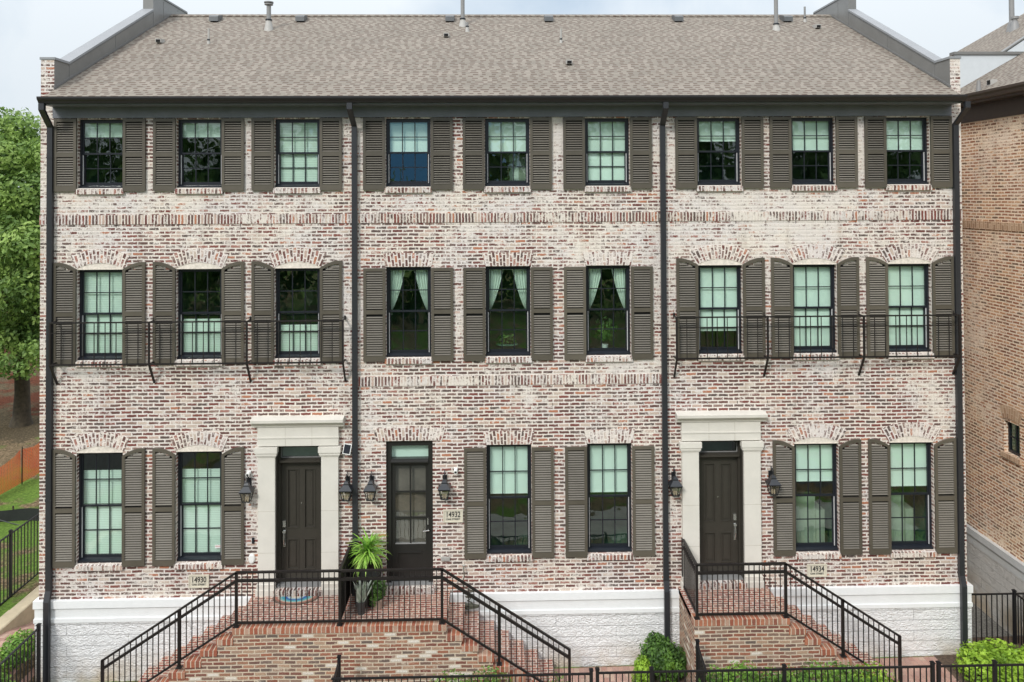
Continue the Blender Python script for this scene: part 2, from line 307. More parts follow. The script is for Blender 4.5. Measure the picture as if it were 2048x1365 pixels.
# orange safety net: a real open mesh pattern made of see-through gaps
m = bpy.data.materials.new('orange_net'); m.use_nodes = True; nt = m.node_tree; p = nt.nodes['Principled BSDF']
uv = node(nt, 'ShaderNodeTexCoord').outputs['UV']
g = node(nt, 'ShaderNodeNewGeometry')
n = node(nt, 'ShaderNodeTexNoise', {'Vector': g.outputs['Position'], 'Scale': 1.2, 'Detail': 3.0})
b_ = node(nt, 'ShaderNodeTexBrick', {'Vector': uv, 'Scale': 1.0, 'Mortar Size': .0115, 'Mortar Smooth': 0.0, 'Brick Width': .055, 'Row Height': .045}, offset=0.)
nt.links.new(ramp(nt, n.outputs[0], [(.35, (.88, .14, .045)), (.65, (.95, .28, .08))]), p.inputs['Base Color']); p.inputs['Roughness'].default_value = .6
tr = node(nt, 'ShaderNodeBsdfTransparent')
mx = node(nt, 'ShaderNodeMixShader', {0: b_.outputs[1], 1: tr.outputs[0], 2: p.outputs[0]}); nt.links.new(mx.outputs[0], nt.nodes['Material Output'].inputs[0]); M['orange_net'] = m
# dark privacy screen, fine open weave
m = bpy.data.materials.new('mesh_screen'); m.use_nodes = True; nt = m.node_tree; p = nt.nodes['Principled BSDF']
p.inputs['Base Color'].default_value = (.02, .018, .015, 1); p.inputs['Roughness'].default_value = .7
g = node(nt, 'ShaderNodeNewGeometry'); n = node(nt, 'ShaderNodeTexNoise', {'Vector': g.outputs['Position'], 'Scale': 60.0, 'Detail': 2.0})
mx = node(nt, 'ShaderNodeMixShader', {0: ramp(nt, n.outputs[0], [(.40, .55), (.50, 1.)]), 1: node(nt, 'ShaderNodeBsdfTransparent').outputs[0], 2: p.outputs[0]}); nt.links.new(mx.outputs[0], nt.nodes['Material Output'].inputs[0]); M['mesh_screen'] = m
# rainbow mat: arcs from UV (u = radius)
m, nt, p = newmat('mat_fibre')
uv = node(nt, 'ShaderNodeTexCoord').outputs['UV']; sp = node(nt, 'ShaderNodeSeparateXYZ', {0: uv})
nt.links.new(ramp(nt, sp.outputs[0], [(0, (.60, .52, .42)), (.20, (.34, .45, .48)), (.36, (.04, .12, .34)), (.48, (.07, .30, .36)), (.60, (.20, .40, .38)), (.70, (.46, .38, .30)), (.78, (.34, .15, .11)), (.90, (.16, .11, .085))], 'CONSTANT'), p.inputs['Base Color'])
p.inputs['Roughness'].default_value = .95; M['mat_fibre'] = m

# ---------------------------------------------------------------- mesh helpers
class MB:
    def __init__(s): s.v = []; s.f = []; s.m = []; s.uv = []; s.tone = []
    def face(s, pts, mi=0, uv=None, tone=None):
        b = len(s.v); s.v += [tuple(p) for p in pts]; s.f.append(tuple(range(b, b+len(pts)))); s.m.append(mi)
        if uv is None:
            a, b2, c = Vector(pts[0]), Vector(pts[1]), Vector(pts[2]); n = (b2-a).cross(c-b2)
            ax = max(range(3), key=lambda i: abs(n[i]))
            uv = [((p[0], p[2]) if ax == 1 else (p[1], p[2]) if ax == 0 else (p[0], p[1])) for p in pts]
        s.uv += uv; s.tone.append(tone if tone is not None else 0.)
        return s
    def box(s, x0, x1, y0, y1, z0, z1, mi=0, mtop=None, skip=''):
        if x0 > x1: x0, x1 = x1, x0
        if y0 > y1: y0, y1 = y1, y0
        if z0 > z1: z0, z1 = z1, z0
        t = mi if mtop is None else mtop
        if 'f' not in skip: s.face([(x0, y0, z0), (x1, y0, z0), (x1, y0, z1), (x0, y0, z1)], mi)
        if 'b' not in skip: s.face([(x1, y1, z0), (x0, y1, z0), (x0, y1, z1), (x1, y1, z1)], mi)
        s.face([(x0, y1, z0), (x0, y0, z0), (x0, y0, z1), (x0, y1, z1)], mi)
        s.face([(x1, y0, z0), (x1, y1, z0), (x1, y1, z1), (x1, y0, z1)], mi)
        s.face([(x0, y0, z1), (x1, y0, z1), (x1, y1, z1), (x0, y1, z1)], t)
        s.face([(x0, y1, z0), (x1, y1, z0), (x1, y0, z0), (x0, y0, z0)], mi)
        return s
    def prism(s, prof, x0, x1, mi=0, axis='x', caps=True):
        P = (lambda a, t: (t, a[0], a[1])) if axis == 'x' else (lambda a, t: (a[0], t, a[1])) if axis == 'y' else (lambda a, t: (a[0], a[1], t))
        n = len(prof)
        for i in range(n):
            a, b = prof[i], prof[(i+1) % n]; s.face([P(a, x0), P(b, x0), P(b, x1), P(a, x1)], mi)
        if caps: s.face([P(a, x0) for a in prof][::-1], mi); s.face([P(a, x1) for a in prof], mi)
        return s
    def bar(s, a, b, w=.03, h=None, mi=0, up=(0, 0, 1)):
        a, b = Vector(a), Vector(b); d = (b-a).normalized(); up = Vector(up)
        if abs(d.dot(up)) > .98: up = Vector((0, 1, 0))
        sx = d.cross(up).normalized()*(w/2); sz = sx.normalized().cross(d).normalized()*((h or w)/2)
        A = [a+sx+sz, a-sx+sz, a-sx-sz, a+sx-sz]; B = [q+(b-a) for q in A]
        for i in range(4): s.face([A[i], A[(i+1) % 4], B[(i+1) % 4], B[i]], mi)
        s.face(A[::-1], mi); s.face(B, mi); return s
    def tube(s, pts, rr, n=10, mi=0, cap=True):
        pts = [Vector(p) for p in pts]; rings = []
        if not hasattr(rr, '__len__'): rr = [rr]*len(pts)
        for i, p in enumerate(pts):
            d = (pts[min(i+1, len(pts)-1)]-pts[max(i-1, 0)]).normalized()
            q = d.cross(Vector((0, 1, 0)) if abs(d.y) < .9 else Vector((1, 0, 0))).normalized(); t = d.cross(q)
            rings.append([p+(q*math.cos(2*math.pi*k/n)+t*math.sin(2*math.pi*k/n))*rr[i] for k in range(n)])
        for A, B in zip(rings, rings[1:]):
            for k in range(n): s.face([A[k], B[k], B[(k+1) % n], A[(k+1) % n]], mi)
        if cap: s.face(rings[0], mi); s.face(rings[-1][::-1], mi)
        return s
    def lathe(s, cx, cy, prof, n=20, mi=0):
        R_ = [[(cx+q*math.cos(2*math.pi*k/n), cy+q*math.sin(2*math.pi*k/n), z) for k in range(n)] for q, z in prof]
        for A, B in zip(R_, R_[1:]):
            for k in range(n): s.face([A[k], A[(k+1) % n], B[(k+1) % n], B[k]], mi)
        s.face(R_[-1], mi); return s
    def build(s, name, mats, parent=None, loc=None, smooth=False, world=False):
        if not isinstance(mats, (list, tuple)): mats = [mats]
        me = bpy.data.meshes.new(name); off = Vector((0, 0, 0))
        o = bpy.data.objects.new(name, me); C.objects.link(o)
        if loc is not None: o.location = loc
        if parent is not None: o.parent = parent
        if world:                      # vertices were given in world coordinates
            off = -world_loc(o)
        me.from_pydata([tuple(Vector(p)+off) for p in s.v], [], s.f)
        for q in mats: me.materials.append(M[q])
        me.polygons.foreach_set('material_index', s.m)
        ul = me.uv_layers.new(name='UVMap'); ul.data.foreach_set('uv', [t for p in s.uv for t in p])
        if any(s.tone):
            at = me.attributes.new('tone', 'FLOAT', 'FACE'); at.data.foreach_set('value', s.tone)
        me.update()
        if smooth:
            import bmesh
            bm = bmesh.new(); bm.from_mesh(me); bmesh.ops.remove_doubles(bm, verts=bm.verts, dist=1e-4); bm.to_mesh(me); bm.free()
            me.polygons.foreach_set('use_smooth', [True]*len(me.polygons))
            try: me.set_sharp_from_angle(angle=R(40))
            except Exception: pass
        return o
def world_loc(o):
    v = Vector((0, 0, 0))
    while o is not None: v = v+Vector(o.location); o = o.parent
    return v
def tag(o, label, cat, group=None, kind=None):
    if label: o['label'] = label
    if cat: o['category'] = cat
    if group: o['group'] = group
    if kind: o['kind'] = kind
    return o
def empty(name, loc, label=None, cat=None, group=None):
    o = bpy.data.objects.new(name, None); C.objects.link(o); o.location = loc; o.empty_display_size = .2
    return tag(o, label, cat, group)
def inst(o, parent, loc):
    c = o.copy(); C.objects.link(c); c.parent = parent; c.location = loc; return c
def W(name, mb, mats, parent, **k): return mb.build(name, mats, parent, world=True, **k)

plain('asphalt', (.06, .06, .06), .9, var=.2, scale=20)
plain('pavement', (.36, .35, .32), .9, var=.1)
# ---------------------------------------------------------------- ground and setting
def sst(a, b, t):
    t = max(0, min(1, (t-a)/(b-a))); return t*t*(3-2*t)
def ground_z(x, y):
    if x < -9.88: return .50+.014*max(0, min(y, 30))-.02*max(0, min(-y, 10))
    z = .012*max(-9, min(x, 12))
    side = sst(-8.75, -9.2, x) if x < -8.7 else 0
    z = z*(1-side)+side*(.10+.34*sst(1.9, .5, y)) if side else z
    if x > 9.1: z -= .45*sst(.5, 1.2, y)*sst(9.1, 9.35, x)
    return z
def axis_pts(lo, hi, step, far):
    a = [lo+i*step for i in range(int((hi-lo)/step)+1)]; g = 1.0; q = a[-1]
    while q < far: q += g; g *= 1.5; a.append(q)
    g = 1.0; q = a[0]
    while q > -far: q -= g; g *= 1.5; a.insert(0, q)
    return a
def sheet(name, xs, ys, mat, dz=0.):
    mb = MB(); nx = len(xs); z = [[ground_z(x, y)+dz for x in xs] for y in ys]
    for j in range(len(ys)-1):
        for i in range(nx-1):
            mb.face([(xs[i], ys[j], z[j][i]), (xs[i+1], ys[j], z[j][i+1]), (xs[i+1], ys[j+1], z[j+1][i+1]), (xs[i], ys[j+1], z[j+1][i])])
    o = mb.build(name, mat); o['kind'] = 'structure'; return o
sheet('ground', axis_pts(-14, 14, .2, 500), axis_pts(-6, 8, .25, 500), 'grass')
def lin(a, b, n): return [a+(b-a)*i/n for i in range(n+1)]
sheet('side_path', lin(-9.72, -8.78, 8), lin(-3.5, 9, 40), 'path_paving', .012)
sheet('entry_walk', lin(.9, 2.68, 4), lin(-3.6, -.09, 8), 'path_paving', .010)
sheet('entry_walk', lin(7.15, 8.42, 4), lin(-3.6, -.09, 8), 'path_paving', .010)
sheet('planting_bed', lin(8.42, 12.5, 8), lin(-3.6, .5, 12), 'mulch', .008)
sheet('planting_bed', lin(2.68, 7.15, 8), lin(-3.6, -.09, 8), 'mulch', .006)
sheet('planting_bed', lin(-8.6, .9, 8), lin(-3.6, -.09, 8), 'mulch', .004)
sheet('gravel_strip', lin(9.14, 10.9, 8), lin(.45, 9, 30), 'gravel', .010)
sheet('street', lin(-60, 60, 12), lin(-16, -8.5, 3), 'asphalt', .006)
sheet('sidewalk', lin(-60, 60, 12), lin(-6.8, -5.2, 2), 'pavement', .012)
# ---------------------------------------------------------------- cached parts
CACHE = {}
def part(name, key, fn, mats, parent, loc=(0, 0, 0)):
    if key in CACHE:
        o = bpy.data.objects.new(name, CACHE[key]); C.objects.link(o); o.parent = parent; o.location = loc; return o
    mb = MB(); fn(mb); o = mb.build(name, mats, parent, loc); CACHE[key] = o.data; return o

def make_shutter(mb, w, h, mid, arch, mir):
    # local: x 0..w with x=0 at the outer edge (mirrored when mir), y<0 out of the wall
    X = (lambda x: w-x) if mir else (lambda x: x)
    def top(x): return h-.135*(max(0, x-.05)/(w-.05))**2 if arch else h
    d0, d1 = -.050, -.006
    def bx(a, b, z0, z1, y0=d0, y1=d1): mb.box(X(a), X(b), y0, y1, z0, z1)
    st = .052
    n = 12
    def strip(xa, xb, k, fz0, fz1, y0=d0):        # piece whose top (and bottom) follow the curve
        for i in range(k):
            a, b = xa+(xb-xa)*i/k, xa+(xb-xa)*(i+1)/k
            q = [(X(a), fz0(a)), (X(b), fz0(b)), (X(b), fz1(b)), (X(a), fz1(a))]
            if mir: q = q[::-1]
            mb.face([(x, y0, z) for x, z in q])
            mb.face([(q2[0], y0, q2[1]) for q2 in (q[3], q[2])]+[(q[2][0], d1, q[2][1]), (q[3][0], d1, q[3][1])] if not mir else
                    [(q[0][0], y0, q[0][1]), (q[1][0], y0, q[1][1]), (q[1][0], d1, q[1][1]), (q[0][0], d1, q[0][1])][::-1])
    bx(0, st, 0, top(st)-.001); bx(w-st, w, 0, top(w)-.001)
    if arch:
        strip(0, st, 2, lambda x: top(st)-.002, top)
        strip(st, w-st, n, lambda x: top(x)-.06, top, d0+.001); strip(w-st, w, 2, lambda x: top(w)-.002, top)
    else: bx(st, w-st, h-.062, h-.001, d0+.001)
    bx(st, w-st, 0.001, .105, d0+.001); bx(st, w-st, mid-.04, mid+.04, d0+.001)
    mb.box(X(st), X(w-st), -.009, d1, .05, top(w-st)-.05, 1)  # near-black backing paints in the shade between the slats
    z = .113
    while z < h-.075:
        if not (mid-.078 < z < mid+.042):
            xe = w-st
            while arch and top(xe)-.068 < z+.038 and xe > st+.05: xe -= .01
            if xe > st+.04 and z+.038 < top(st)-.055:
                a, b = (X(st), X(xe)) if not mir else (X(xe), X(st))
                # slat: lower edge forward, upper edge back, its broad face looks up and out
                mb.face([(a, -.046, z), (b, -.046, z), (b, -.046, z+.006), (a, -.046, z+.006)], 2)
                mb.face([(a, -.046, z+.006), (b, -.046, z+.006), (b, -.022, z+.025), (a, -.022, z+.025)], 2)
                mb.face([(b, -.046, z), (a, -.046, z), (a, -.022, z+.019), (b, -.022, z+.019)], 2)
        z += .0445

def window_parts(house, cx, z0, h, w=.86, blinds=(), key='', extra=None, base=(0, 0, 0)):
    """blinds: list of (from, to, material) in fractions of the clear height"""
    L = (cx-base[0], 0-base[1], z0-base[2]); x = w/2
    def fr(mb):
        mb.box(-x, -x+.042, .085, .175, .05, h).box(x-.042, x, .085, .175, .05, h).box(-x+.042, x-.042, .086, .175, h-.04, h)
        mb.prism([(.035, 0), (.175, 0), (.175, .062), (.085, .050), (.035, .030)], -x+.001, x-.001)
    win = part('window', ('win', w, h), fr, 'window_black', house, L)
    a, b = -x+.042, x-.042; zm = .05+(h-.09)*.5
    def sash(y0, y1, zb, zt, sb, stt, ss):
        def fn(mb):
            mb.box(a, a+ss, y0, y1, zb, zt).box(b-ss, b, y0, y1, zb, zt).box(a+ss, b-ss, y0+.001, y1, zb, zb+sb).box(a+ss, b-ss, y0+.001, y1, zt-stt, zt)
            gw = (b-a-2*ss)/3; gz = (zb+sb+zt-stt)/2; yy = y0+.008
            for i in (1, 2): mb.box(a+ss+gw*i-.009, a+ss+gw*i+.009, yy, y1-.004, zb+sb, zt-stt)
            mb.box(a+ss, b-ss, yy+.002, y1-.006, gz-.009, gz+.009)
        return fn
    part('sash', ('su', w, h), sash(.098, .128, zm-.018, h-.04, .034, .026, .028), 'window_black', win)
    part('sash', ('sl', w, h), sash(.134, .164, .055, zm+.016, .055, .034, .034), 'window_black', win)
    part('pane', ('pu', w, h), lambda mb: mb.face([(a, .114, zm), (b, .114, zm), (b, .114, h-.04), (a, .114, h-.04)]), 'window_glass', win)
    part('pane', ('pl', w, h), lambda mb: mb.face([(a, .150, .06), (b, .150, .06), (b, .150, zm), (a, .150, zm)]), 'window_glass', win)
    part('jamb_track', ('jt', w, h), lambda mb: mb.box(a+.001, a+.012, .104, .120, .07, zm-.03).box(b-.012, b-.001, .104, .120, .07, zm-.03), 'track_white', win)
    c0, ch = .06, h-.10
    for (f0, f1, mt) in blinds:
        def bl(mb):
            mb.box(a-.01, b+.01, .176, .186, c0+ch*f0, c0+ch*f1)
            mb.box(a-.01, b+.01, .172, .19, c0+ch*f0, c0+ch*f0+.02)
            if f1 < .99: mb.box(a-.01, b+.01, .171, .192, c0+ch*f1-.03, c0+ch*f1)
        part('blind', ('bl', w, h, f0, f1, mt), bl, mt, win)
    def room(mb):
        X, Z0, Z1, Y0, Y1 = x+.33, -.25, h+.12, .20, 2.1
        mb.face([(-X, Y1, Z0), (X, Y1, Z0), (X, Y1, Z1), (-X, Y1, Z1)]).face([(-X, Y0, Z0), (-X, Y1, Z0), (-X, Y1, Z1), (-X, Y0, Z1)])
        mb.face([(X, Y1, Z0), (X, Y0, Z0), (X, Y0, Z1), (X, Y1, Z1)]).face([(-X, Y0, Z0), (X, Y0, Z0), (X, Y1, Z0), (-X, Y1, Z0)]).face([(-X, Y1, Z1), (X, Y1, Z1), (X, Y0, Z1), (-X, Y0, Z1)])
    part('room_interior', ('room', w, h), room, 'room_wall', win)
    if extra: extra(win, h)
    return win
def curtains(win, h):
    for s in (-1, 1):
        def fn(mb, s=s):
            n = 14; x0 = .36
            def pt(i, z):       # curtain drawn back: wide at the top, gathered at the jamb by mid height
                t = i/n; k = max(0, min(1, (h-z)/(h*.50)))
                wd = .27*(1-k)**.85+.02+.015*math.sin(k*3)
                return (s*(x0-wd*t), .21+.022*math.sin(i*2.1), z)
            zs = [h-.05-(h*.52)*j/10 for j in range(11)]
            for za, zb in zip(zs, zs[1:]):
                for i in range(n):
                    q = [pt(i, zb), pt(i+1, zb), pt(i+1, za), pt(i, za)]
                    mb.face(q if s < 0 else q[::-1])
        part('curtain', ('cur', s), fn, 'curtain_fabric', win)
    part('curtain_header', 'curh', lambda mb: mb.box(-.37, .37, .19, .24, h-.085, h-.045), 'curtain_fabric', win)

def ring(mb, cx, z, wi, wo, h_in0, h_in1, h_o0, h_o1, y0=-.012, n=14):
    def I(s): return (cx+wi*s, z+h_in0+(h_in1-h_in0)*(1-s*s))
    def O(s): return (cx+wo*s, z+h_o0+(h_o1-h_o0)*(1-s*s))
    off = cx*1.37
    for i in range(n):
        s0, s1 = -1+2*i/n, -1+2*(i+1)/n; q = [I(s0), I(s1), O(s1), O(s0)]; um = (wi+wo)/2
        mb.face([(a, y0, b) for a, b in q], 0, [(off+um*s0, 0), (off+um*s1, 0), (off+um*s1, h_o0-h_in0), (off+um*s0, h_o0-h_in0)])
        for A, B in ((q[0], q[1]), (q[2], q[3])): mb.face([(B[0], y0, B[1]), (A[0], y0, A[1]), (A[0], .01, A[1]), (B[0], .01, B[1])], 0)
    for s in (-1, 1):
        q = [I(s), O(s)]; mb.face([(q[0][0], y0, q[0][1]), (q[1][0], y0, q[1][1]), (q[1][0], .01, q[1][1]), (q[0][0], .01, q[0][1])], 0)

def wall_panel(mb, x0, x1, z0, z1, holes, depth=.20, y=0., mi=0):
    xs = sorted({x0, x1, *[h[0] for h in holes], *[h[1] for h in holes]}); zs = sorted({z0, z1, *[h[2] for h in holes], *[h[3] for h in holes]})
    for a, b in zip(xs, xs[1:]):
        for c, d in zip(zs, zs[1:]):
            if any(h[0] <= (a+b)/2 <= h[1] and h[2] <= (c+d)/2 <= h[3] for h in holes): continue
            mb.face([(a, y, c), (b, y, c), (b, y, d), (a, y, d)], mi)
    for (a, b, c, d) in holes:
        D = y+depth
        mb.face([(a, y, c), (a, D, c), (a, D, d), (a, y, d)], mi).face([(b, D, c), (b, y, c), (b, y, d), (b, D, d)], mi)
        mb.face([(a, D, d), (b, D, d), (b, y, d), (a, y, d)], mi).face([(a, y, c), (b, y, c), (b, D, c), (a, D, c)], mi)

# ---------------------------------------------------------------- the three townhouses
XL, XR, S1, S2 = -8.59, 9.13, -2.65, 3.26
WZ = 1.30                                      # bottom of brick, top of plinth trim 1.44
RY, RZ, EY, EZ = 5.4, 13.72, -.42, 10.85; SL = (RZ-EZ)/(RY-EY)
BACK = 10.8
F3, F2, F1 = (9.18, 1.31), (5.92, 1.72), (2.10, 2.10)
cols = {'L': (-7.465, -5.605, -3.75), 'M': (-1.635, .27, 2.20), 'R': (4.37, 6.21, 8.07)}
VB, RS = 'venetian_blind', 'roller_shade'
blind_plan = {
 ('L', 3, 0): [(.76, 1, RS)], ('L', 3, 1): [(.74, 1, RS)], ('L', 3, 2): [(0, 1, VB)],
 ('M', 3, 0): [(.5, 1, RS)], ('M', 3, 1): [(.5, 1, RS)], ('M', 3, 2): [(0, 1, RS)],
 ('R', 3, 0): [(.66, 1, RS)], ('R', 3, 1): [(.5, 1, RS)], ('R', 3, 2): [(.5, 1, RS)],
 ('L', 2, 0): [(0, 1, VB)], ('L', 2, 1): [(0, .42, VB)], ('L', 2, 2): [(0, .34, VB)],
 ('R', 2, 0): [(.22, 1, RS)], ('R', 2, 1): [(0, 1, RS)], ('R', 2, 2): [(0, 1, RS)],
 ('L', 1, 0): [(0, .82, VB)], ('L', 1, 1): [(0, .82, VB)],
 ('M', 1, 1): [(.52, 1, RS)], ('M', 1, 2): [(.52, 1, RS)],
 ('R', 1, 1): [(.62, 1, RS)], ('R', 1, 2): [(.56, 1, RS)]}
houses = {}
for key, x0, x1, lab in (('L', XL, S1, 'left end brick townhouse numbered 14930, arched shutters, stone door surround, grey parapet on its left'),
                         ('M', S1, S2, 'middle brick townhouse numbered 14932 with glazed black door, square shutters and draped curtains'),
                         ('R', S2, XR, 'right end brick townhouse numbered 14934, plain shades, stone door surround, grey parapet on its right')):
    bx = (x0+x1)/2; H = empty('townhouse', (bx, 0, 0), lab, 'townhouse', 'brick townhouses in one terrace'); houses[key] = H
    base = (bx, 0, 0); cs = cols[key]; holes = []; arched = key != 'M'
    z1f = 2.10 if arched else 2.145
    for fl, (z, h) in ((3, F3), (2, F2), (1, (z1f, 2.085))):
        for i, c in enumerate(cs):
            if fl == 1 and ((key == 'L' and i == 2) or (key in 'MR' and i == 0)): continue
            holes.append((c-.43, c+.43, z, z+h))
            window_parts(H, c, z, h, .86, blind_plan.get((key, fl, i), ()), base=base, extra=curtains if (key, fl) == ('M', 2) else None)
            sb = MB(); q = .02
            sb.prism([(-.050, z-.115), (.034, z-.115), (.034, z-.002), (-.050, z-.022)], c-.43-q, c+.43+q)
            W('brick_sill', sb, 'brick_sill', H)
            if fl < 3:
                ab = MB()
                if arched:
                    wo = .55 if key == 'L' else .60
                    ring(ab, c, z+h, .445, wo, .012, .118, .262, .385)
                    W('brick_arch', ab, 'brick_arch', H)
                else:
                    ring(ab, c, z+h, .435, .49, .008, .008, .268, .268); W('brick_lintel', ab, 'brick_arch', H)
            # shutters
            sw = .42
            if fl == 3: sz, sh, mid, ar = 9.12, 1.38, .69, False
            elif fl == 2: sz, sh, mid, ar = (5.84, 1.935, .955, True) if arched else (5.85, 1.775, .94, False)
            else: sz, sh, mid, ar = (2.055, 2.205, 1.055, True) if arched else (2.09, 2.095, 1.04, False)
            for mir, sx in ((False, c-.43-.006-sw), (True, c+.43+.006)):
                part('shutter', ('sh', sh, mir, ar), lambda mb: make_shutter(mb, sw, sh, mid, ar, mir), ['shutter_paint', 'dark_void', 'louvre_skylit_paint'], H, (sx-bx, 0, sz))
    # door opening
    dx = {'L': (-4.155, -3.285), 'M': (-2.075, -1.185), 'R': (3.905, 4.775)}[key]
    dtop = 4.285 if key != 'M' else 4.325
    holes.append((dx[0], dx[1], 1.60, dtop))
    wb = MB(); wall_panel(wb, x0, x1, WZ, 10.74, holes)
    # weep holes: little black slots in one course
    k = x0+.25
    while k < x1-.1:
        for zz in (4.965, 8.43):
            if zz > 8 or key != 'x': wb.box(k, k+.010, -.0015, .002, zz, zz+.055, 1)
        k += .585
    rw = MB(); rw.face([(x1, BACK, WZ), (x0, BACK, WZ), (x0, BACK, 10.8), (x1, BACK, 10.8)], 0); W('rear_wall', rw, 'brick_wall', H)
    if key == 'L': wb.face([(x0, BACK, WZ), (x0, 0, WZ), (x0, 0, 10.74), (x0, BACK, 10.74)], 0)
    if key == 'R': wb.face([(x1, 0, WZ), (x1, BACK, WZ), (x1, BACK, 10.74), (x1, 0, 10.74)], 0)
    W('wall', wb, ['brick_wall', 'dark_void'], H)
    e0 = .055 if key == 'L' else 0; e1 = .055 if key == 'R' else 0
    sb = MB(); sb.box(x0-e0*.2, x1+e1*.2, -.014, .01, 8.49, 8.665); W('soldier_course', sb, 'brick_soldier', H)
    if key == 'M':
        sb = MB(); sb.box(x0, x1, -.014, .01, 5.375, 5.555); W('soldier_course', sb, 'brick_soldier', H)
    # plinth
    pb = MB(); y1 = BACK
    pb.box(x0-e0*1.3, x1+e1*1.3, -.075, y1, 1.30, 1.44).box(x0-e0, x1+e1, -.045, y1, 1.105, 1.30).box(x0-e0*1.2, x1+e1*1.2, -.062, y1, 1.03, 1.105); W('plinth_moulding', pb, 'white_trim', H)
    pb = MB(); pb.box(x0-e0, x1+e1, -.042, y1-.01, -.6, 1.03); W('plinth', pb, 'white_block', H)
    # eaves
    ex0 = x0+.24 if key == 'L' else x0; ex1 = x1-.20 if key == 'R' else x1
    eb = MB(); eb.box(ex0, ex1, -.035, .0, 10.512, 10.72); W('frieze_board', eb, 'frieze_paint', H)
    eb = MB(); eb.box(ex0, ex1, -.40, -.0, 10.72, 10.76)
    W('soffit', eb, 'frieze_paint', H)
    gb = MB(); gp = [(-.40, 10.745), (-.47, 10.745), (-.485, 10.775), (-.51, 10.80), (-.525, 10.83), (-.525, 10.862), (-.512, 10.862), (-.51, 10.835), (-.40, 10.83)]
    gb.prism(gp[::-1], ex0-(.02 if key == 'L' else 0), ex1+(.02 if key == 'R' else 0)); W('gutter', gb, 'gutter_metal', H)
    # roof
    rx0 = -8.34 if key == 'L' else x0; rx1 = 8.93 if key == 'R' else x1
    rb = MB(); dn = math.hypot(1, SL); Lf = (RY-EY)*dn
    nx = 24; ny = 14
    def rz(x, t):    # very slight unevenness of the deck
        return EZ+(RZ-EZ)*t + .012*noise.noise(Vector((x*.5, t*6, 0)))*min(1, t*8)*min(1, (1-t)*8)
    for i in range(nx):
        a, b = rx0+(rx1-rx0)*i/nx, rx0+(rx1-rx0)*(i+1)/nx
        for j in range(ny):
            t0, t1 = j/ny, (j+1)/ny; Y0, Y1 = EY+(RY-EY)*t0, EY+(RY-EY)*t1
            rb.face([(a, Y0, rz(a, t0)), (b, Y0, rz(b, t0)), (b, Y1, rz(b, t1)), (a, Y1, rz(a, t1))], 0, [(a, t0*Lf), (b, t0*Lf), (b, t1*Lf), (a, t1*Lf)])
    YB = 2*RY-EY
    rb.face([(rx1, YB, EZ), (rx0, YB, EZ), (rx0, RY, RZ), (rx1, RY, RZ)], 0, [(0, 0), (rx1-rx0, 0), (rx1-rx0, Lf), (0, Lf)])
    rb.box(rx0, rx1, EY-.004, EY+.02, EZ-.035, EZ-.001, 0)
    roof = W('roof', rb, 'shingles', H)
    cb = MB(); cb.prism([(RY-.15, RZ-.15*SL+.012), (RY-.15, RZ-.15*SL+.03), (RY, RZ+.035), (RY+.15, RZ-.15*SL+.03), (RY+.15, RZ-.15*SL+.012)][::-1], rx0, rx1); W('ridge_cap', cb, 'shingles', roof)
    H['_roof'] = roof.name
def roofz(y): return EZ+SL*(y-EY)
def boxvent(key, x, y):
    rf = bpy.data.objects[houses[key]['_roof']]; mb = MB(); z = roofz(y)
    mb.prism([(y-.16, z-.04), (y-.16, z+.075), (y-.10, z+.115), (y+.2, z+.19), (y+.2, z+.02)][::-1], x-.11, x+.11)
    W('roof_vent', mb, 'vent_metal', rf)
def pipe(key, x, y, r_, top, cone, cap=False, mat='pipe_grey'):
    rf = bpy.data.objects[houses[key]['_roof']]; mb = MB(); z = roofz(y)
    mb.tube([(x, y, z-.05), (x, y, top)], r_, 12)
    if cap: mb.tube([(x, y, top), (x, y, top+.03)], r_*1.9, 12).tube([(x, y, top+.05), (x, y, top+.075)], r_*2.1, 12).tube([(x, y, top), (x, y, top+.07)], r_*.8, 8)
    if cone: mb.tube([(x, y, z+cone), (x, y, z+cone+.03)], r_*1.5, 12, 1)
    o = W('vent_pipe', mb, [mat, 'window_black'], rf, smooth=True)
    mb = MB(); mb.tube([(x, y, z-.08), (x, y, z+cone)], [r_*2.3, r_*1.15], 14); W('pipe_flashing', mb, 'flashing_pale', rf, smooth=True)
def hood(key, x, y):
    rf = bpy.data.objects[houses[key]['_roof']]; mb = MB(); z = roofz(y)
    mb.prism([(y-.10, z+.0), (y-.10, z+.085), (y+.14, z+.11), (y+.14, z)][::-1], x-.06, x+.06); mb.box(x-.048, x+.048, y-.104, y-.101, z+.005, z+.065, 1)
    W('hood_vent', mb, ['flashing_pale', 'dark_void'], rf)
for k, x in (('L', -7.03), ('L', -4.87), ('M', -1.09), ('M', 1.43), ('R', 4.76), ('R', 7.58)): boxvent(k, x, 4.9)
pipe('L', -5.46, 4.1, .055, 13.68, .22, True); pipe('M', -.75, 4.46, .05, 14.6, .15); pipe('R', 7.02, 4.1, .05, 14.6, .12)
pipe('M', -.62, 3.95, .028, 13.22, .10); pipe('L', -6.50, 2.95, .022, 12.86, .07, mat='flashing_pale'); pipe('M', 1.58, 3.0, .022, 12.86, .07, mat='flashing_pale'); pipe('R', 8.03, 4.82, .025, 13.82, .08)
hood('L', -7.62, 2.99); hood('M', -1.10, 3.45); hood('M', 1.61, 1.44); hood('R', 8.08, 4.19)

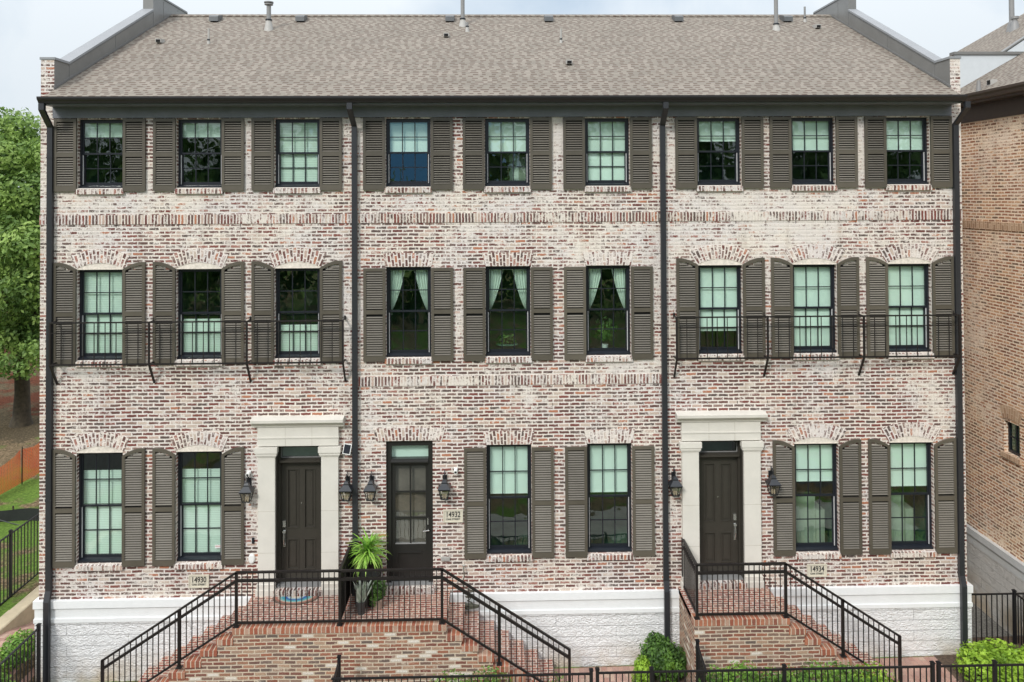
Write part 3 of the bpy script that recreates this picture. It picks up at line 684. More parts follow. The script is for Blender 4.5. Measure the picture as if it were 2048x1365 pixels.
# parapets on the two end walls
for key, a, b in (('L', XL, -8.34), ('R', 8.93, XR)):
    H = houses[key]; xo, xi = (a, b) if key == 'L' else (b, a)
    Y2 = 2*RY
    prof = [(0, 10.74), (0, 11.66), (.50, 11.66), (4.31, 13.62), (4.31, 14.04), (Y2-4.4, 14.04), (Y2-4.31, 13.62), (Y2-.5, 11.66), (Y2, 11.66), (Y2, 10.74)]
    mb = MB(); n = len(prof)
    inner = [(xi, y, z) for y, z in prof]; outer = [(xo, y, z) for y, z in prof]
    mb.face(inner if xi > 0 and False else inner, 0); mb.face(outer, 1)
    for i in range(1, n):
        p0, p1 = prof[i-1], prof[i]
        mb.face([(a, p0[0], p0[1]), (b, p0[0], p0[1]), (b, p1[0], p1[1]), (a, p1[0], p1[1])], 1 if i == 1 else 0)
    W('parapet', mb, ['parapet_metal', 'brick_wall'], H)
    par = bpy.data.objects[[o.name for o in H.children if o.name.startswith('parapet')][-1]]
    cp = MB()
    for (y0, z0), (y1, z1) in zip(prof[1:], prof[2:9]):
        if abs(y1-y0) < .01: continue
        l = math.hypot(y1-y0, z1-z0); ny, nz_ = -(z1-z0)/l, (y1-y0)/l
        e = .0 if y0 > 0 else -.015
        cp.prism([(y0+e, z0-.03), (y0+ny*.015+e, z0+nz_*.015), (y1+ny*.015, z1+nz_*.015), (y1, z1-.03)], a-.018, b+.018)
    W('parapet_coping', cp, 'coping_metal', par)
    sm = MB(); s = 1 if xi > xo else -1; xf = xi+s*.004
    for y in (.52, 2.4, 4.31, 4.9, 5.8):
        zt = 11.66 if y < .53 else 13.6 if y < 4.32 else 14.0
        if .6 < y < 4.3: zt = 11.66+(y-.5)*.5144
        sm.box(min(xi, xf), max(xi, xf), y, y+.012, roofz(y)+.0, zt-.04)
    for y0, z0, y1, z1 in ((.5, 11.6, 4.31, 13.56),): sm.bar((xf, y0, z0), (xf, y1, z1), .006, .010)
    sm.bar((xf, -.02, roofz(0)+.03), (xf, RY, RZ+.03), .012, .035)
    W('flashing_seam', sm, 'seam_metal', par)

# downspouts: belong to the house on their left (first one: left end house)
def downspout(key, x, bottom, step_x=0.):
    mb = MB(); w_, d_ = .100, .075
    path = [(x+.06 if x < -8 else x-.02 if x < 8 else x, -.44, 10.74), (x+.06 if x < -8 else x-.02 if x < 8 else x, -.44, 10.62), (x, -.055, 10.33), (x, -.055, 1.64), (x, -.12, 1.46), (x, -.12, bottom)]
    rings = [[(px-w_/2, py-d_/2, pz), (px+w_/2, py-d_/2, pz), (px+w_/2, py+d_/2, pz), (px-w_/2, py+d_/2, pz)] for px, py, pz in path]
    for A, B in zip(rings, rings[1:]):
        for k in range(4): mb.face([A[(k+1) % 4], A[k], B[k], B[(k+1) % 4]])
    mb.face(rings[-1])
    for z in (9.75, 6.3, 3.3): mb.box(x-w_/2-.006, x+w_/2+.006, -.098, -.012, z, z+.03)
    W('downspout', mb, 'downspout_metal', houses[key])
downspout('L', -8.375, -.3); downspout('L', S1, 1.5 if False else 1.47); downspout('M', S2, -.1); downspout('R', 8.985, -.05)

# ---------------------------------------------------------------- doors
def panel_door(key, xa, xb, handle):
    H = houses[key]; bx = H.location.x
    D = .17
    fr = MB(); fr.box(xa-.001, xa+.018, -.02, D-.05, 1.60, 4.284).box(xb-.018, xb+.001, -.02, D-.05, 1.60, 4.284).box(xa+.018, xb-.018, -.02, D-.05, 4.262, 4.284)
    fr.box(xa, xa+.05, D-.05, D+.1, 1.605, 4.28).box(xb-.05, xb, D-.05, D+.1, 1.605, 4.28).box(xa+.05, xb-.05, D-.049, D+.1, 4.20, 4.28)
    fr.prism([(D-.09, 3.905), (D-.12, 3.93), (D-.12, 3.955), (D-.05, 3.985), (D+.1, 3.985), (D+.1, 3.905)][::-1], xa+.05, xb-.05)
    W('door_frame', fr, 'door_paint', H)
    tb = MB(); tb.face([(xa+.05, D+.02, 3.985), (xb-.05, D+.02, 3.985), (xb-.05, D+.02, 4.2), (xa+.05, D+.02, 4.2)]); tr = W('transom', tb, 'window_glass', H)
    rb = MB(); rb.box(xa, xb, D+.2, D+.22, 3.95, 4.3) if key == 'L' else rb.box(xa, xb, D+.5, D+.52, 3.7, 4.6); W('room_interior', rb, 'sofa_fabric' if key == 'L' else 'room_wall', tr)  # on L a pale panel is added to stand in for the glass reflection
    ib = MB(); ib.box(xa+.05, xb-.05, D, D+.012, 3.985, 4.0).box(xa+.05, xa+.065, D, D+.012, 4.0, 4.2).box(xb-.065, xb-.05, D, D+.012, 4.0, 4.2); W('transom_bead', ib, 'pipe_grey', tr)
    db = MB(); a, b = xa+.05, xb-.05; y = D+.02; z0, z1 = 1.625, 3.905; mid = (a+b)/2
    cells = [(a+.115, mid-.05, z0+.22, 2.43), (mid+.05, b-.115, z0+.22, 2.43), (a+.115, mid-.05, 2.63, z1-.14), (mid+.05, b-.115, 2.63, z1-.14)]
    wall_panel(db, a, b, z0, z1, cells, depth=.022, y=y)
    for (p, q, r_, s) in cells:
        Y = y+.022; db.face([(p, Y, r_), (q, Y, r_), (q, Y, s), (p, Y, s)])
        g = .035   # raised moulding around each panel
        for (c0, c1, d0, d1) in ((p, q, r_, r_+.018), (p, q, s-.018, s), (p, p+.018, r_+.018, s-.018), (q-.018, q, r_+.018, s-.018)): db.box(c0, c1, y-.010, Y, d0, d1)
        db.box(p+.06, q-.06, y+.008, Y+.001, r_+.06, s-.06)
    d = W('front_door', db, 'door_paint', H)
    hx = a+.06 if handle < 0 else b-.06
    hb = MB(); hb.box(hx-.028, hx+.028, y-.03, y, 2.66, 2.78).box(hx-.022, hx+.022, y-.018, y, 2.28, 2.60)
    hb.tube([(hx, y-.02, 2.57), (hx, y-.075, 2.54), (hx, y-.08, 2.44), (hx, y-.06, 2.34), (hx, y-.02, 2.31)], .013, 8).box(hx-.03, hx+.03, y-.05, y-.02, 2.555, 2.59)
    W('door_handle', hb, 'silver', d)
    vb = MB(); vb.tube([(mid, y-.006, 3.11), (mid, y+.001, 3.11)], .011, 10); W('door_viewer', vb, 'silver', d)
    st = MB(); st.box(xa-.02, xb+.02, -.14, D+.1, 1.485, 1.598); W('door_sill', st, 'brick_sill', H)
    tb = MB(); tb.box(xa, xb, -.02, D+.05, 1.598, 1.622); W('threshold', tb, 'pipe_grey', H)
    # cast stone surround
    sb = MB(); c = (xa+xb)/2; ho = .755; P = -.085
    for s in (-1, 1):
        i_, o_ = c+s*(xb-c), c+s*ho; p0, p1 = min(i_, o_), max(i_, o_)
        sb.box(p0-.0, p1+.0, P, .0, 1.70, 4.10).box(p0, p1, P-.002, 0, 2.28, 2.284, 1).box(p0, p1, P-.002, 0, 3.06, 3.064, 1)
        sb.box(p0-.04 if s < 0 else p0, p1+.04 if s > 0 else p1, P-.035, .0, 1.486, 1.60).box(p0-.02 if s < 0 else p0, p1+.02 if s > 0 else p1, P-.02, 0, 1.60, 1.70)
        sb.box(p0-.02, p1+.02, P-.015, .0, 4.085, 4.11).box(p0-.05, p1+.05, P-.045, 0, 4.16, 4.265).box(p0-.035, p1+.035, P-.03, 0, 4.11, 4.16)
    o2 = ho+.005
    sb.box(c-o2, c+o2, P, 0, 4.285, 4.43).box(c-o2-.012, c+o2+.012, P-.012, 0, 4.43, 4.455).box(c-o2, c+o2, P-.002, 0, 4.455, 4.65)
    for sx in (-.24, .26): sb.box(c+sx, c+sx+.004, P-.004, 0, 4.29, 4.64, 1)
    cor = [(0, 4.65), (P-.02, 4.65), (P-.03, 4.68), (P-.06, 4.71), (P-.075, 4.74), (P-.11, 4.745), (P-.115, 4.80), (0, 4.83)]
    sb.prism(cor[::-1], c-o2-.105, c+o2+.105)
    W('door_surround', sb, ['limestone', 'stone_joint'], H)
plain('stone_joint', (.42, .39, .33), .9); plain('arch_mortar', (.70, .64, .57), .9, var=.2, scale=14, bmp=.4)
panel_door('L', -4.155, -3.285, -1); panel_door('R', 3.905, 4.775, 1)
for key in 'LR':     # arch infills need the mortar material made just above
    for c in cols[key]:
        for (z, h, fl) in ((F2[0], F2[1], 2), (2.10, 2.085, 1)):
            if fl == 1 and ((key == 'L' and c == cols['L'][2]) or (key == 'R' and c == cols['R'][0])): continue
            ib = MB(); n = 12
            for k in range(n):
                s0, s1 = -1+2*k/n, -1+2*(k+1)/n; Zt = lambda s: z+h+.012+.106*(1-s*s)
                ib.face([(c+.445*s0, -.004, z+h+.003), (c+.445*s1, -.004, z+h+.003), (c+.445*s1, -.004, Zt(s1)), (c+.445*s0, -.004, Zt(s0))])
            ib.box(c-.428, c+.428, -.008, .05, z+h-.006, z+h+.010)
            W('arch_infill', ib, 'arch_mortar', houses[key])
# the glazed door of the middle house
H = houses['M']; xa, xb, D = -2.075, -1.185, .09
fr = MB(); fr.box(xa, xa+.09, D-.03, D+.12, 1.605, 4.32).box(xb-.09, xb, D-.03, D+.12, 1.605, 4.32).box(xa+.09, xb-.09, D-.029, D+.12, 4.22, 4.32)
fr.prism([(D-.06, 3.89), (D-.09, 3.91), (D-.09, 3.93), (D-.03, 3.97), (D+.12, 3.97), (D+.12, 3.89)][::-1], xa+.09, xb-.09); W('door_frame', fr, 'black_door_paint', H)
tb = MB(); tb.face([(xa+.09, D+.03, 3.97), (xb-.09, D+.03, 3.97), (xb-.09, D+.03, 4.22), (xa+.09, D+.03, 4.22)]); tr = W('transom', tb, 'window_glass', H)
tb = MB(); tb.box(xa+.07, xb-.07, D+.10, D+.11, 3.95, 4.24); W('transom_shade', tb, 'roller_shade', tr)
rb = MB(); rb.face([(xa-.4, 2.2, 1.5), (xb+.4, 2.2, 1.5), (xb+.4, 2.2, 4.2), (xa-.4, 2.2, 4.2)]).face([(xa-.4, .2, 1.5), (xb+.4, .2, 1.5), (xb+.4, 2.2, 1.5), (xa-.4, 2.2, 1.5)]).face([(xa-.4, .2, 1.5), (xa-.4, 2.2, 1.5), (xa-.4, 2.2, 4.2), (xa-.4, .2, 4.2)]).face([(xb+.4, .2, 1.5), (xb+.4, 2.2, 1.5), (xb+.4, 2.2, 4.2), (xb+.4, .2, 4.2)])
db = MB(); a, b = xa+.09, xb-.09; y = D+.015; gx0, gx1, gz0, gz1 = -1.915, -1.33, 2.33, 3.82
wall_panel(db, a, b, 1.625, 3.89, [(gx0, gx1, gz0, gz1), (a+.12, b-.12, 1.80, 2.18)], depth=.04, y=y)
db.face([(a+.12, y+.02, 1.80), (b-.12, y+.02, 1.80), (b-.12, y+.02, 2.18), (a+.12, y+.02, 2.18)])
for (c0, c1, d0, d1) in ((a+.12, b-.12, 1.80, 1.82), (a+.12, b-.12, 2.16, 2.18)): db.box(c0, c1, y-.012, y+.02, d0, d1)
mx_ = (gx0+gx1)/2; db.box(mx_-.014, mx_+.014, y+.002, y+.03, gz0, gz1)
for k in (1, 2): db.box(gx0, gx1, y+.004, y+.028, gz0+(gz1-gz0)*k/3-.014, gz0+(gz1-gz0)*k/3+.014)
d = W('front_door', db, 'black_door_paint', H); W('room_interior', rb, 'room_wall', d)
gb = MB(); gb.face([(gx0, y+.035, gz0), (gx1, y+.035, gz0), (gx1, y+.035, gz1), (gx0, y+.035, gz1)]); W('pane', gb, 'clear_glass', d)
gb = MB(); gb.box(gx0, gx1, y-.006, y+.03, gz0-.001, gz0+.012); W('glazing_bead', gb, 'pipe_grey', d)
sb = MB(); sb.box(gx0-.03, gx1+.03, y+.1, y+.11, gz0-.1, gz1+.05); W('door_reflection', sb, 'reflection_grey', d)  # grey panel added behind the pane to imitate its reflections
hb = MB(); hb.box(-1.30, -1.235, y-.025, y, 2.70, 2.82).tube([(-1.265, y, 2.60), (-1.265, y-.045, 2.60)], .027, 12).tube([(-1.26, y-.05, 2.60), (-1.38, y-.055, 2.59)], .011, 8); W('door_handle', hb, 'silver', d)
st = MB(); st.box(xa-.03, xb+.03, -.13, D+.1, 1.485, 1.598); W('door_sill', st, 'brick_sill', H)
tb = MB(); tb.box(xa, xb, -.02, D+.05, 1.598, 1.622); W('threshold', tb, 'pipe_grey', H)
ab = MB(); ring(ab, -1.63, 4.325, .625, .685, .01, .01, .25, .25); W('brick_lintel', ab, 'brick_arch', H)
for h_ in houses.values(): del h_['_roof']

# ---------------------------------------------------------------- balconettes
def balconette(key, xs):
    H = houses[key]; Y, zt, zb = -.25, 6.67, 5.89
    r0 = MB(); x0, x1 = xs[0], xs[-1]
    r0.bar((x0-.02, Y, zt), (x1+.02, Y, zt), .032, .026).bar((x0, Y, zt-.19), (x1, Y, zt-.19), .014).bar((x0-.02, Y, zb), (x1+.02, Y, zb), .036, .028)
    for x in xs:
        r0.bar((x, Y, zt-.002), (x, 0, zt-.002), .022).bar((x, Y, zb), (x, 0, zb), .024); r0.tube([(x, -.035, zt-.02), (x, -.035, zt+.05), (x, -.035, zt+.065)], [.018, .02, .006], 8)
    o = W('balcony_rail', r0, 'bronze_metal', H); bl = o.parent
    for x in xs:
        part('post', 'bpost', lambda mb: mb.bar((0, 0, 0), (0, 0, .78), .034), 'bronze_metal', o, (x, Y, 5.89))
        part('bracket', 'bbr', lambda mb: mb.bar((0, -.25, 0), (0, -.01, -.40), .032), 'bronze_metal', o, (x, 0, 5.89))
    for a, b in zip(xs, xs[1:]):
        n = 9
        for i in range(1, n): part('baluster', 'bbal', lambda mb: mb.bar((0, 0, 0), (0, 0, .77), .013), 'bronze_metal', o, (a+(b-a)*i/n, Y, 5.895))
    wl = world_loc(o)
    for c in o.children: c.location = Vector(c.location)-wl
balconette('L', (-8.26, -6.44, -4.63, -2.84)); balconette('R', (3.46, 5.20, 7.05, 8.90))
# ---------------------------------------------------------------- stoops with steps
FLZ = 1.485; SY = -1.2; NR = 8; RISE = FLZ/NR; RUN = .275
def stoop(label, x0, x1, left, right):
    S = empty('brick_stoop', ((x0+x1)/2, -.6, 0), label, 'stoop', 'brick stoops in front of the doors')
    b = MB(); b.box(x0+.012, x1-.012, SY+.018, -.046, -.5, FLZ-.10); W('base', b, 'stoop_brick', S)
    b = MB(); b.box(x0, x1, SY+.22, -.002, FLZ-.09, FLZ, 0); W('landing', b, 'stoop_paving', S)
    b = MB(); b.face([(x0-.0, SY, FLZ-.105), (x1, SY, FLZ-.105), (x1, SY, FLZ+.002), (x0, SY, FLZ+.002)])
    b.face([(x0, SY, FLZ+.002), (x1, SY, FLZ+.002), (x1, SY+.22, FLZ+.002), (x0, SY+.22, FLZ+.002)])
    b.face([(x0, -.05, FLZ-.105), (x0, SY, FLZ-.105), (x0, SY, FLZ+.002), (x0, -.05, FLZ+.002)]).face([(x1, SY, FLZ-.105), (x1, -.05, FLZ-.105), (x1, -.05, FLZ+.002), (x1, SY, FLZ+.002)])
    b.face([(x0, -.05, FLZ-.105), (x1, -.05, FLZ-.105), (x1, SY, FLZ-.105), (x0, SY, FLZ-.105)])
    W('coping', b, 'stoop_coping', S)
    for s, on in ((-1, left), (1, right)):
        if not on: continue
        e = x1 if s > 0 else x0
        for k in range(1, NR):
            zt = FLZ-RISE*k; a = e+s*RUN*(k-1)-s*.012; c = e+s*RUN*k-s*.012; q0, q1 = min(a, c), max(a, c)
            bb = MB(); bb.box(q0+(.0), q1, SY+.018, -.046, -.5, zt-.10, 0); st = W('step', bb, 'stoop_brick', S)
            tb = MB(); n0, n1 = (q0, q1+.018) if s > 0 else (q0-.018, q1)
            tb.box(n0, n1, SY+.20, -.047, zt-.099, zt, 0)
            tb.box(n0, n1, SY, SY+.20, zt-.10, zt+.002, 1)
            W('tread', tb, ['stoop_paving', 'stoop_coping'], st)
    return S
stoop('wide brick stoop with steps down both sides, shared by the doors of 14930 and 14932', -4.585, -.86, True, True)
stoop('smaller brick stoop of 14934 with one flight of steps on its right', 3.50, 5.21, False, True)

# ---------------------------------------------------------------- railings on the stoops
def railing(label, runs, posts, screen=None, group='black metal railings on the stoops'):
    """runs: list of 3D polylines of the top rail (2 points each) with bottom heights; posts: (x,y,z0,z1)"""
    o0 = runs[0][0]; S = empty('stoop_railing', (o0[0], o0[1], FLZ), label, 'railing', group)
    for (a, b, drop, name) in runs:
        a, b = Vector(a), Vector(b); dz = Vector((0, 0, 1))
        rl = MB(); rl.bar(a, b, .046, .032); W('top_rail', rl, 'bronze_metal', S)
        rl = MB(); rl.bar(a-dz*.145, b-dz*.145, .044, .044); W('hand_rail', rl, 'bronze_metal', S)
        rl = MB(); rl.bar(a-dz*drop, b-dz*drop, .03, .034); W('bottom_rail', rl, 'bronze_metal', S)
        n = max(2, round((b-a).xy.length/.0945))
        for i in range(1, n):
            q = a+(b-a)*i/n-dz*drop
            part('baluster', ('bal', round(drop, 3)), lambda mb: mb.bar((0, 0, 0), (0, 0, drop), .0145), 'bronze_metal', S, q-Vector(S.location))
    for (x, y, z0, z1) in posts:
        pb = MB(); pb.bar((x, y, z0), (x, y, z1), .046).box(x-.05, x+.05, y-.05, y+.05, z0, z0+.012); W('post', pb, 'bronze_metal', S)
    if screen:
        x, y0, y1, z0, z1 = screen; pb = MB(); pb.box(x-.004, x+.004, y0, y1, z0, z1); W('privacy_screen', pb, 'mesh_screen', S)
    return S
TY = -1.14; TZ = 2.43; BD = .875
railing('black railing along the front of the shared stoop and down both of its stair flights',
        [((-4.53, TY, TZ), (-2.73, TY, TZ), BD, ''), ((-2.73, TY, TZ), (-.94, TY, TZ), BD, ''), ((-4.53, TY, TZ), (-6.84, TY, .95), BD, ''), ((-.94, TY, TZ), (1.30, TY, .985), BD, '')],
        [(-4.53, TY, FLZ, TZ), (-2.73, TY, FLZ, TZ), (-.94, TY, FLZ, TZ), (-5.52, TY, .80, 1.78), (.06, TY, .75, 1.78), (-6.84, TY, -.1, .96), (1.30, TY, 0, .995)])
railing('short black railing with dark privacy mesh dividing the shared stoop, beside the yucca planter', [((-2.73, -.03, TZ), (-2.73, TY+.03, TZ), BD, '')],
        [(-2.73, -.03, FLZ, TZ)], screen=(-2.73, TY+.02, -.03, FLZ+.05, TZ-.01))
railing('black railing round the smaller stoop of 14934 and down its steps', [((3.59, -.03, TZ-.02), (3.57, TY, TZ), BD, ''), ((3.57, TY, TZ), (5.16, TY, TZ), BD, ''), ((5.16, TY, TZ), (7.20, TY, 1.11), BD, '')],
        [(3.59, -.05, FLZ-.02, TZ-.02), (3.57, TY, FLZ, TZ), (5.16, TY, FLZ, TZ), (6.18, TY, .78, 1.78), (7.20, TY, .05, 1.12)])

# ---------------------------------------------------------------- picket fences
def fence(label, a, b, z0, h, spacing=.1, ppos=None, posts=(0, 1), pz=None, group='black metal picket fences', slope=0.):
    """a, b: (x, y) ends; pickets run from z0 to z0+h"""
    A, B = Vector((*a, 0)), Vector((*b, 0)); Ln = (B-A).length; d = (B-A)/Ln
    S = empty('picket_fence', (a[0], a[1], z0), label, 'fence', group)
    rl = MB(); up = Vector((0, 0, 1))
    for z in (h-.015, .12): 
        rb = MB(); rb.bar(A+up*(z0+z), B+up*(z0+z+slope), .028, .026); W('rail', rb, 'black_metal', S)
    n = int(Ln/spacing)
    for i in range(1, n):
        q = A+d*(Ln*i/n)
        part('picket', ('pk', round(h, 3)), lambda mb: mb.bar((0, 0, .02), (0, 0, h-.02), .016), 'black_metal', S, (q.x-a[0], q.y-a[1], slope*i/n))
    for t in posts:
        q = A+(B-A)*t
        part('post', ('pp', round(h, 3)), lambda mb: mb.bar((0, 0, -.15), (0, 0, h+.04), .052).box(-.034, .034, -.034, .034, h+.04, h+.056).box(-.02, .02, -.02, .02, h+.056, h+.068), 'black_metal', S, (q.x-a[0], q.y-a[1], slope*t))
    return S
FT = 1.335
fence('black picket fence in the foreground, ending at the gap before the brick walk', (-2.62, -2.4), (1.53, -2.4), .02, FT-.02, posts=(1,))
fence('longest black foreground picket fence, in front of the small stoop and its shrubs', (1.63, -2.4), (7.08, -2.4), .05, FT-.04, posts=(0, .16, .555, 1))
fence('short black foreground picket fence at the lower right before the lime hedge', (7.18, -2.4), (10.6, -2.4), .06, FT-.05, posts=(0, .27))
fence('low black fence running away from the viewer to the shared stoop wall', (-2.65, -1.62), (-2.62, -2.4), 0, 1.17, posts=(0,), spacing=.11)
fence('low black fence running away from the viewer to the small stoop wall', (3.46, -1.58), (3.40, -2.37), .03, 1.27, posts=(0,), spacing=.11)
fence('black picket fence on the lawn above the concrete kerb wall at the far left', (-10.3, 1.0), (-10.3, 7.0), .42, 1.46, posts=(.158, .5, .9), spacing=.12)
fence('black picket fence coming forward from the left corner of the white plinth', (-8.42, -.3), (-8.42, -2.4), -.15, 1.24, posts=(0,), spacing=.11)
fence('black picket fence closing the gravel gap between the end house and its neighbor', (9.24, .25), (10.82, .25), -.1, 1.22, posts=(.62,), spacing=.103)
fence('black picket fence coming forward from the gap beside the lime hedge', (10.25, .22), (10.30, -2.3), -.02, 1.14, posts=(.18,), spacing=.11)

# ---------------------------------------------------------------- lanterns, plaques, small fittings
def lantern(mb):
    pass
def wall_lantern(x, z, label):
    S = empty('wall_lantern', (x, 0, z), label, 'lantern', 'black wall lanterns beside the doors')
    def arm(mb):
        mb.box(-.042, .042, -.022, .0, .045, .205)
        pts = [(0, -.02, .12)]+[(0, -.10-.075*math.cos(t), .235+.055*math.sin(t)) for t in [math.pi*k/7 for k in range(8)]][::-1]
        mb.tube([(0, -.02, .17), (0, -.05, .25), (0, -.10, .275), (0, -.15, .25), (0, -.15, .17)], .012, 8)
        mb.tube([(0, -.05, .25), (0, -.03, .29), (0, -.05, .31), (0, -.07, .295)], .008, 6)
    part('arm', 'larm', arm, 'lamp_metal', S)
    def roof(mb):
        c = -.15; A = [(-.115, c-.115), (.115, c-.115), (.115, c+.115), (-.115, c+.115)]
        for (h0, s0), (h1, s1) in zip([(.0, 1.0), (.018, 1.04), (.105, .42), (.125, .42), (.16, .28), (.175, .10)], [(.018, 1.04), (.105, .42), (.125, .42), (.16, .28), (.175, .10), (.20, .05)]):
            P = lambda s, h: [(px*s, c+(py-c)*s, h) for px, py in A]
            a, b = P(s0, h0), P(s1, h1)
            for k in range(4): mb.face([a[k], a[(k+1) % 4], b[(k+1) % 4], b[k]])
        mb.face([(px, py, 0) for px, py in A][::-1])
    part('lantern_roof', 'lroof', roof, 'lamp_metal', S)
    t, b_, hz = .098, .062, -.185; c = -.15
    def cage(mb):
        for sx in (-1, 1):
            for sy in (-1, 1): mb.bar((sx*t, c+sy*t, 0), (sx*b_, c+sy*b_, hz), .012)
        for s0, z_ in ((t, -.004), (b_, hz)):
            q = [(-s0, c-s0, z_), (s0, c-s0, z_), (s0, c+s0, z_), (-s0, c+s0, z_)]
            for k in range(4): mb.bar(q[k], q[(k+1) % 4], .012)
        mb.box(-b_, b_, c-b_, c+b_, hz-.008, hz)
    part('cage', 'lcage', cage, 'lamp_metal', S)
    def gl(mb):
        e = .97; T = [(-t*e, c-t*e, -.006), (t*e, c-t*e, -.006), (t*e, c+t*e, -.006), (-t*e, c+t*e, -.006)]; B = [(-b_*e, c-b_*e, hz), (b_*e, c-b_*e, hz), (b_*e, c+b_*e, hz), (-b_*e, c+b_*e, hz)]
        for k in range(4): mb.face([B[k], B[(k+1) % 4], T[(k+1) % 4], T[k]])
    part('glass', 'lgl', gl, 'clear_glass', S)
    part('candle', 'lcan', lambda mb: [mb.tube([(dx, c+dy, hz), (dx, c+dy, hz+.085)], .011, 8) for dx, dy in ((-.025, 0), (.025, 0), (0, .02))], 'candle_cream', S)
plain('candle_cream', (.50, .42, .30), .5)
for x, l in ((-4.66, 'black wall lantern left of the stone door surround of 14930, overlapping the shutter edge'), (-2.80, 'black wall lantern between the stone surround of 14930 and the downspout'),
             (-2.345, 'black wall lantern between the downspout and the glazed door of 14932'), (-.955, 'black wall lantern right of the glazed door, above the 14932 plaque'),
             (3.43, 'black wall lantern left of the stone surround of 14934, by the downspout'), (5.31, 'black wall lantern right of the stone surround of 14934, overlapping the shutter')):
    wall_lantern(x, 3.47, l)

def text(name, s, size, parent, loc, sx=1., mat='ink'):
    cu = bpy.data.curves.new(name, 'FONT'); cu.body = s; cu.size = size; cu.align_x = 'CENTER'; cu.align_y = 'CENTER'; cu.extrude = .002; cu.offset = .0015*size/.1
    t = bpy.data.objects.new(name, cu); C.objects.link(t); t.rotation_euler = (R(90), 0, 0); t.scale = (sx, 1, 1)
    bpy.context.view_layer.update()
    me = bpy.data.meshes.new_from_object(t.evaluated_get(bpy.context.evaluated_depsgraph_get())); me.transform(t.matrix_world)
    bpy.data.objects.remove(t); me.materials.clear(); me.materials.append(M[mat])
    o = bpy.data.objects.new(name, me); C.objects.link(o); o.parent = parent; o.location = loc; return o
def plaque(x, z, num, where):
    S = empty('address_plaque', (x, 0, z), 'cream stone plaque %s, %s' % (num, where), 'plaque', 'address plaques on the brick')
    mb = MB(); w_, h_ = .19, .120
    mb.box(-w_, w_, -.02, 0, -h_, h_)
    for a in ((-w_, w_, h_-.02, h_), (-w_, w_, -h_, -h_+.02), (-w_, -w_+.02, -h_+.02, h_-.02), (w_-.02, w_, -h_+.02, h_-.02)): mb.box(a[0], a[1], -.032, -.018, a[2], a[3])
    mb.build('slab', 'plaque_stone', S)
    text('numerals', num, .145, S, (0, -.022, .024), .78); text('street_name', 'OAK STREET', .046, S, (0, -.022, -.062), 1.0)
plain('plaque_stone', (.62, .58, .48), .8, var=.05)
plaque(-5.60, 1.745, '14930', 'low on the wall left of the first flight of steps'); plaque(-.80, 2.90, '14932', 'right of the glazed door'); plaque(6.19, 1.755, '14934', 'under the window right of the small stoop')

mb = MB(); mb.lathe(0, 0, [(.0, 0), (.062, 0), (.062, .02), (.045, .035), (0.001, .035)], 20)
o = mb.build('wall_hub', 'white_plastic', None, (-4.61, 0, 2.15)); o.rotation_euler = (R(90), 0, 0); o.scale = (1, 1.55, 1); tag(o, 'white oval box on the brick low beside the left stone surround', 'wall box')
mb = MB(); mb.box(-.02, .02, -.025, 0, -.055, .055); mb.box(-.012, .012, -.028, -.025, -.03, -.01); o = mb.build('doorbell', 'window_black', None, (-4.585, 0, 2.49)); tag(o, 'small dark doorbell on the brick left of the 14930 door surround', 'doorbell')
for x, l in ((-4.66, 'small white security camera above the leftmost wall lantern'), (-.745, 'small white security camera above and right of the lantern by the glazed door')):
    S = empty('security_camera', (x, 0, 3.78), l, 'camera', 'white security cameras on the wall')
    mb = MB(); mb.box(-.035, .035, -.02, 0, -.035, .035).tube([(0, -.01, 0), (0, -.05, .0)], .014, 8); mb.build('mount', 'white_plastic', S)
    mb = MB(); mb.tube([(0, -.04, 0), (0, -.12, -.02)], .036, 12).tube([(0, -.12, -.02), (0, -.122, -.0205)], .022, 10, 1); mb.build('housing', ['white_plastic', 'ink'], S)
S = empty('solar_panel', (-2.79, -.10, 4.22), 'small tilted solar panel with pale frame on the downspout above the lantern', 'solar panel'); S.rotation_euler = (R(-12), R(8), R(-8))
mb = MB(); mb.box(-.075, .075, -.012, .0, -.095, .095); mb.build('frame', 'white_plastic', S); mb = MB(); mb.box(-.062, .062, -.015, -.011, -.082, .082); mb.build('cells', 'solar_cell', S)
mb = MB(); mb.bar((.01, 0, -.03), (.06, .08, -.09), .02); mb.build('bracket', 'white_plastic', S)
mb = MB(); mb.box(-.085, .085, -.03, 0, -.035, .035); [mb.box(-.075, .075, -.036, -.03, -.025+.018*k, -.017+.018*k) for k in range(3)]; o = mb.build('wall_vent', 'flashing_pale', None, (-.95, 0, 2.09)); tag(o, 'small grey vent grille on the brick below the 14932 plaque', 'vent')

# hose on its bib
S = empty('garden_hose', (-.56, -.10, 1.95), 'dark garden hose looped from the tap on the brick down onto the steps', 'hose')
mb = MB(); mb.tube([(-.60, 0, 1.96), (-.60, -.08, 1.96), (-.60, -.09, 1.91)], .014, 8).tube([(-.635, -.07, 1.985), (-.565, -.07, 1.985)], .009, 8).tube([(-.60, -.06, 1.96), (-.60, -.06, 1.99)], .008, 8); W('tap', mb, 'silver', S)
mb = MB(); rnd = random.Random(3); pts = [(-.60, -.09, 1.90), (-.59, -.10, 1.8), (-.62, -.11, 1.66), (-.55, -.13, 1.58)]
for k in range(9):
    a = k*math.pi*.9; pts.append((-.50+.12*math.cos(a)*(1 if k % 2 else .8), -.13-.02*math.sin(a), 1.52-.030*k))
for k in range(46):
    a = k*.72; pts.append((-.46+.13*math.cos(a)+.01*rnd.random(), -.15-.035*math.sin(a*1.3)-.01*rnd.random(), 1.255+.03*math.sin(a*.5)+.012*math.sin(k)))
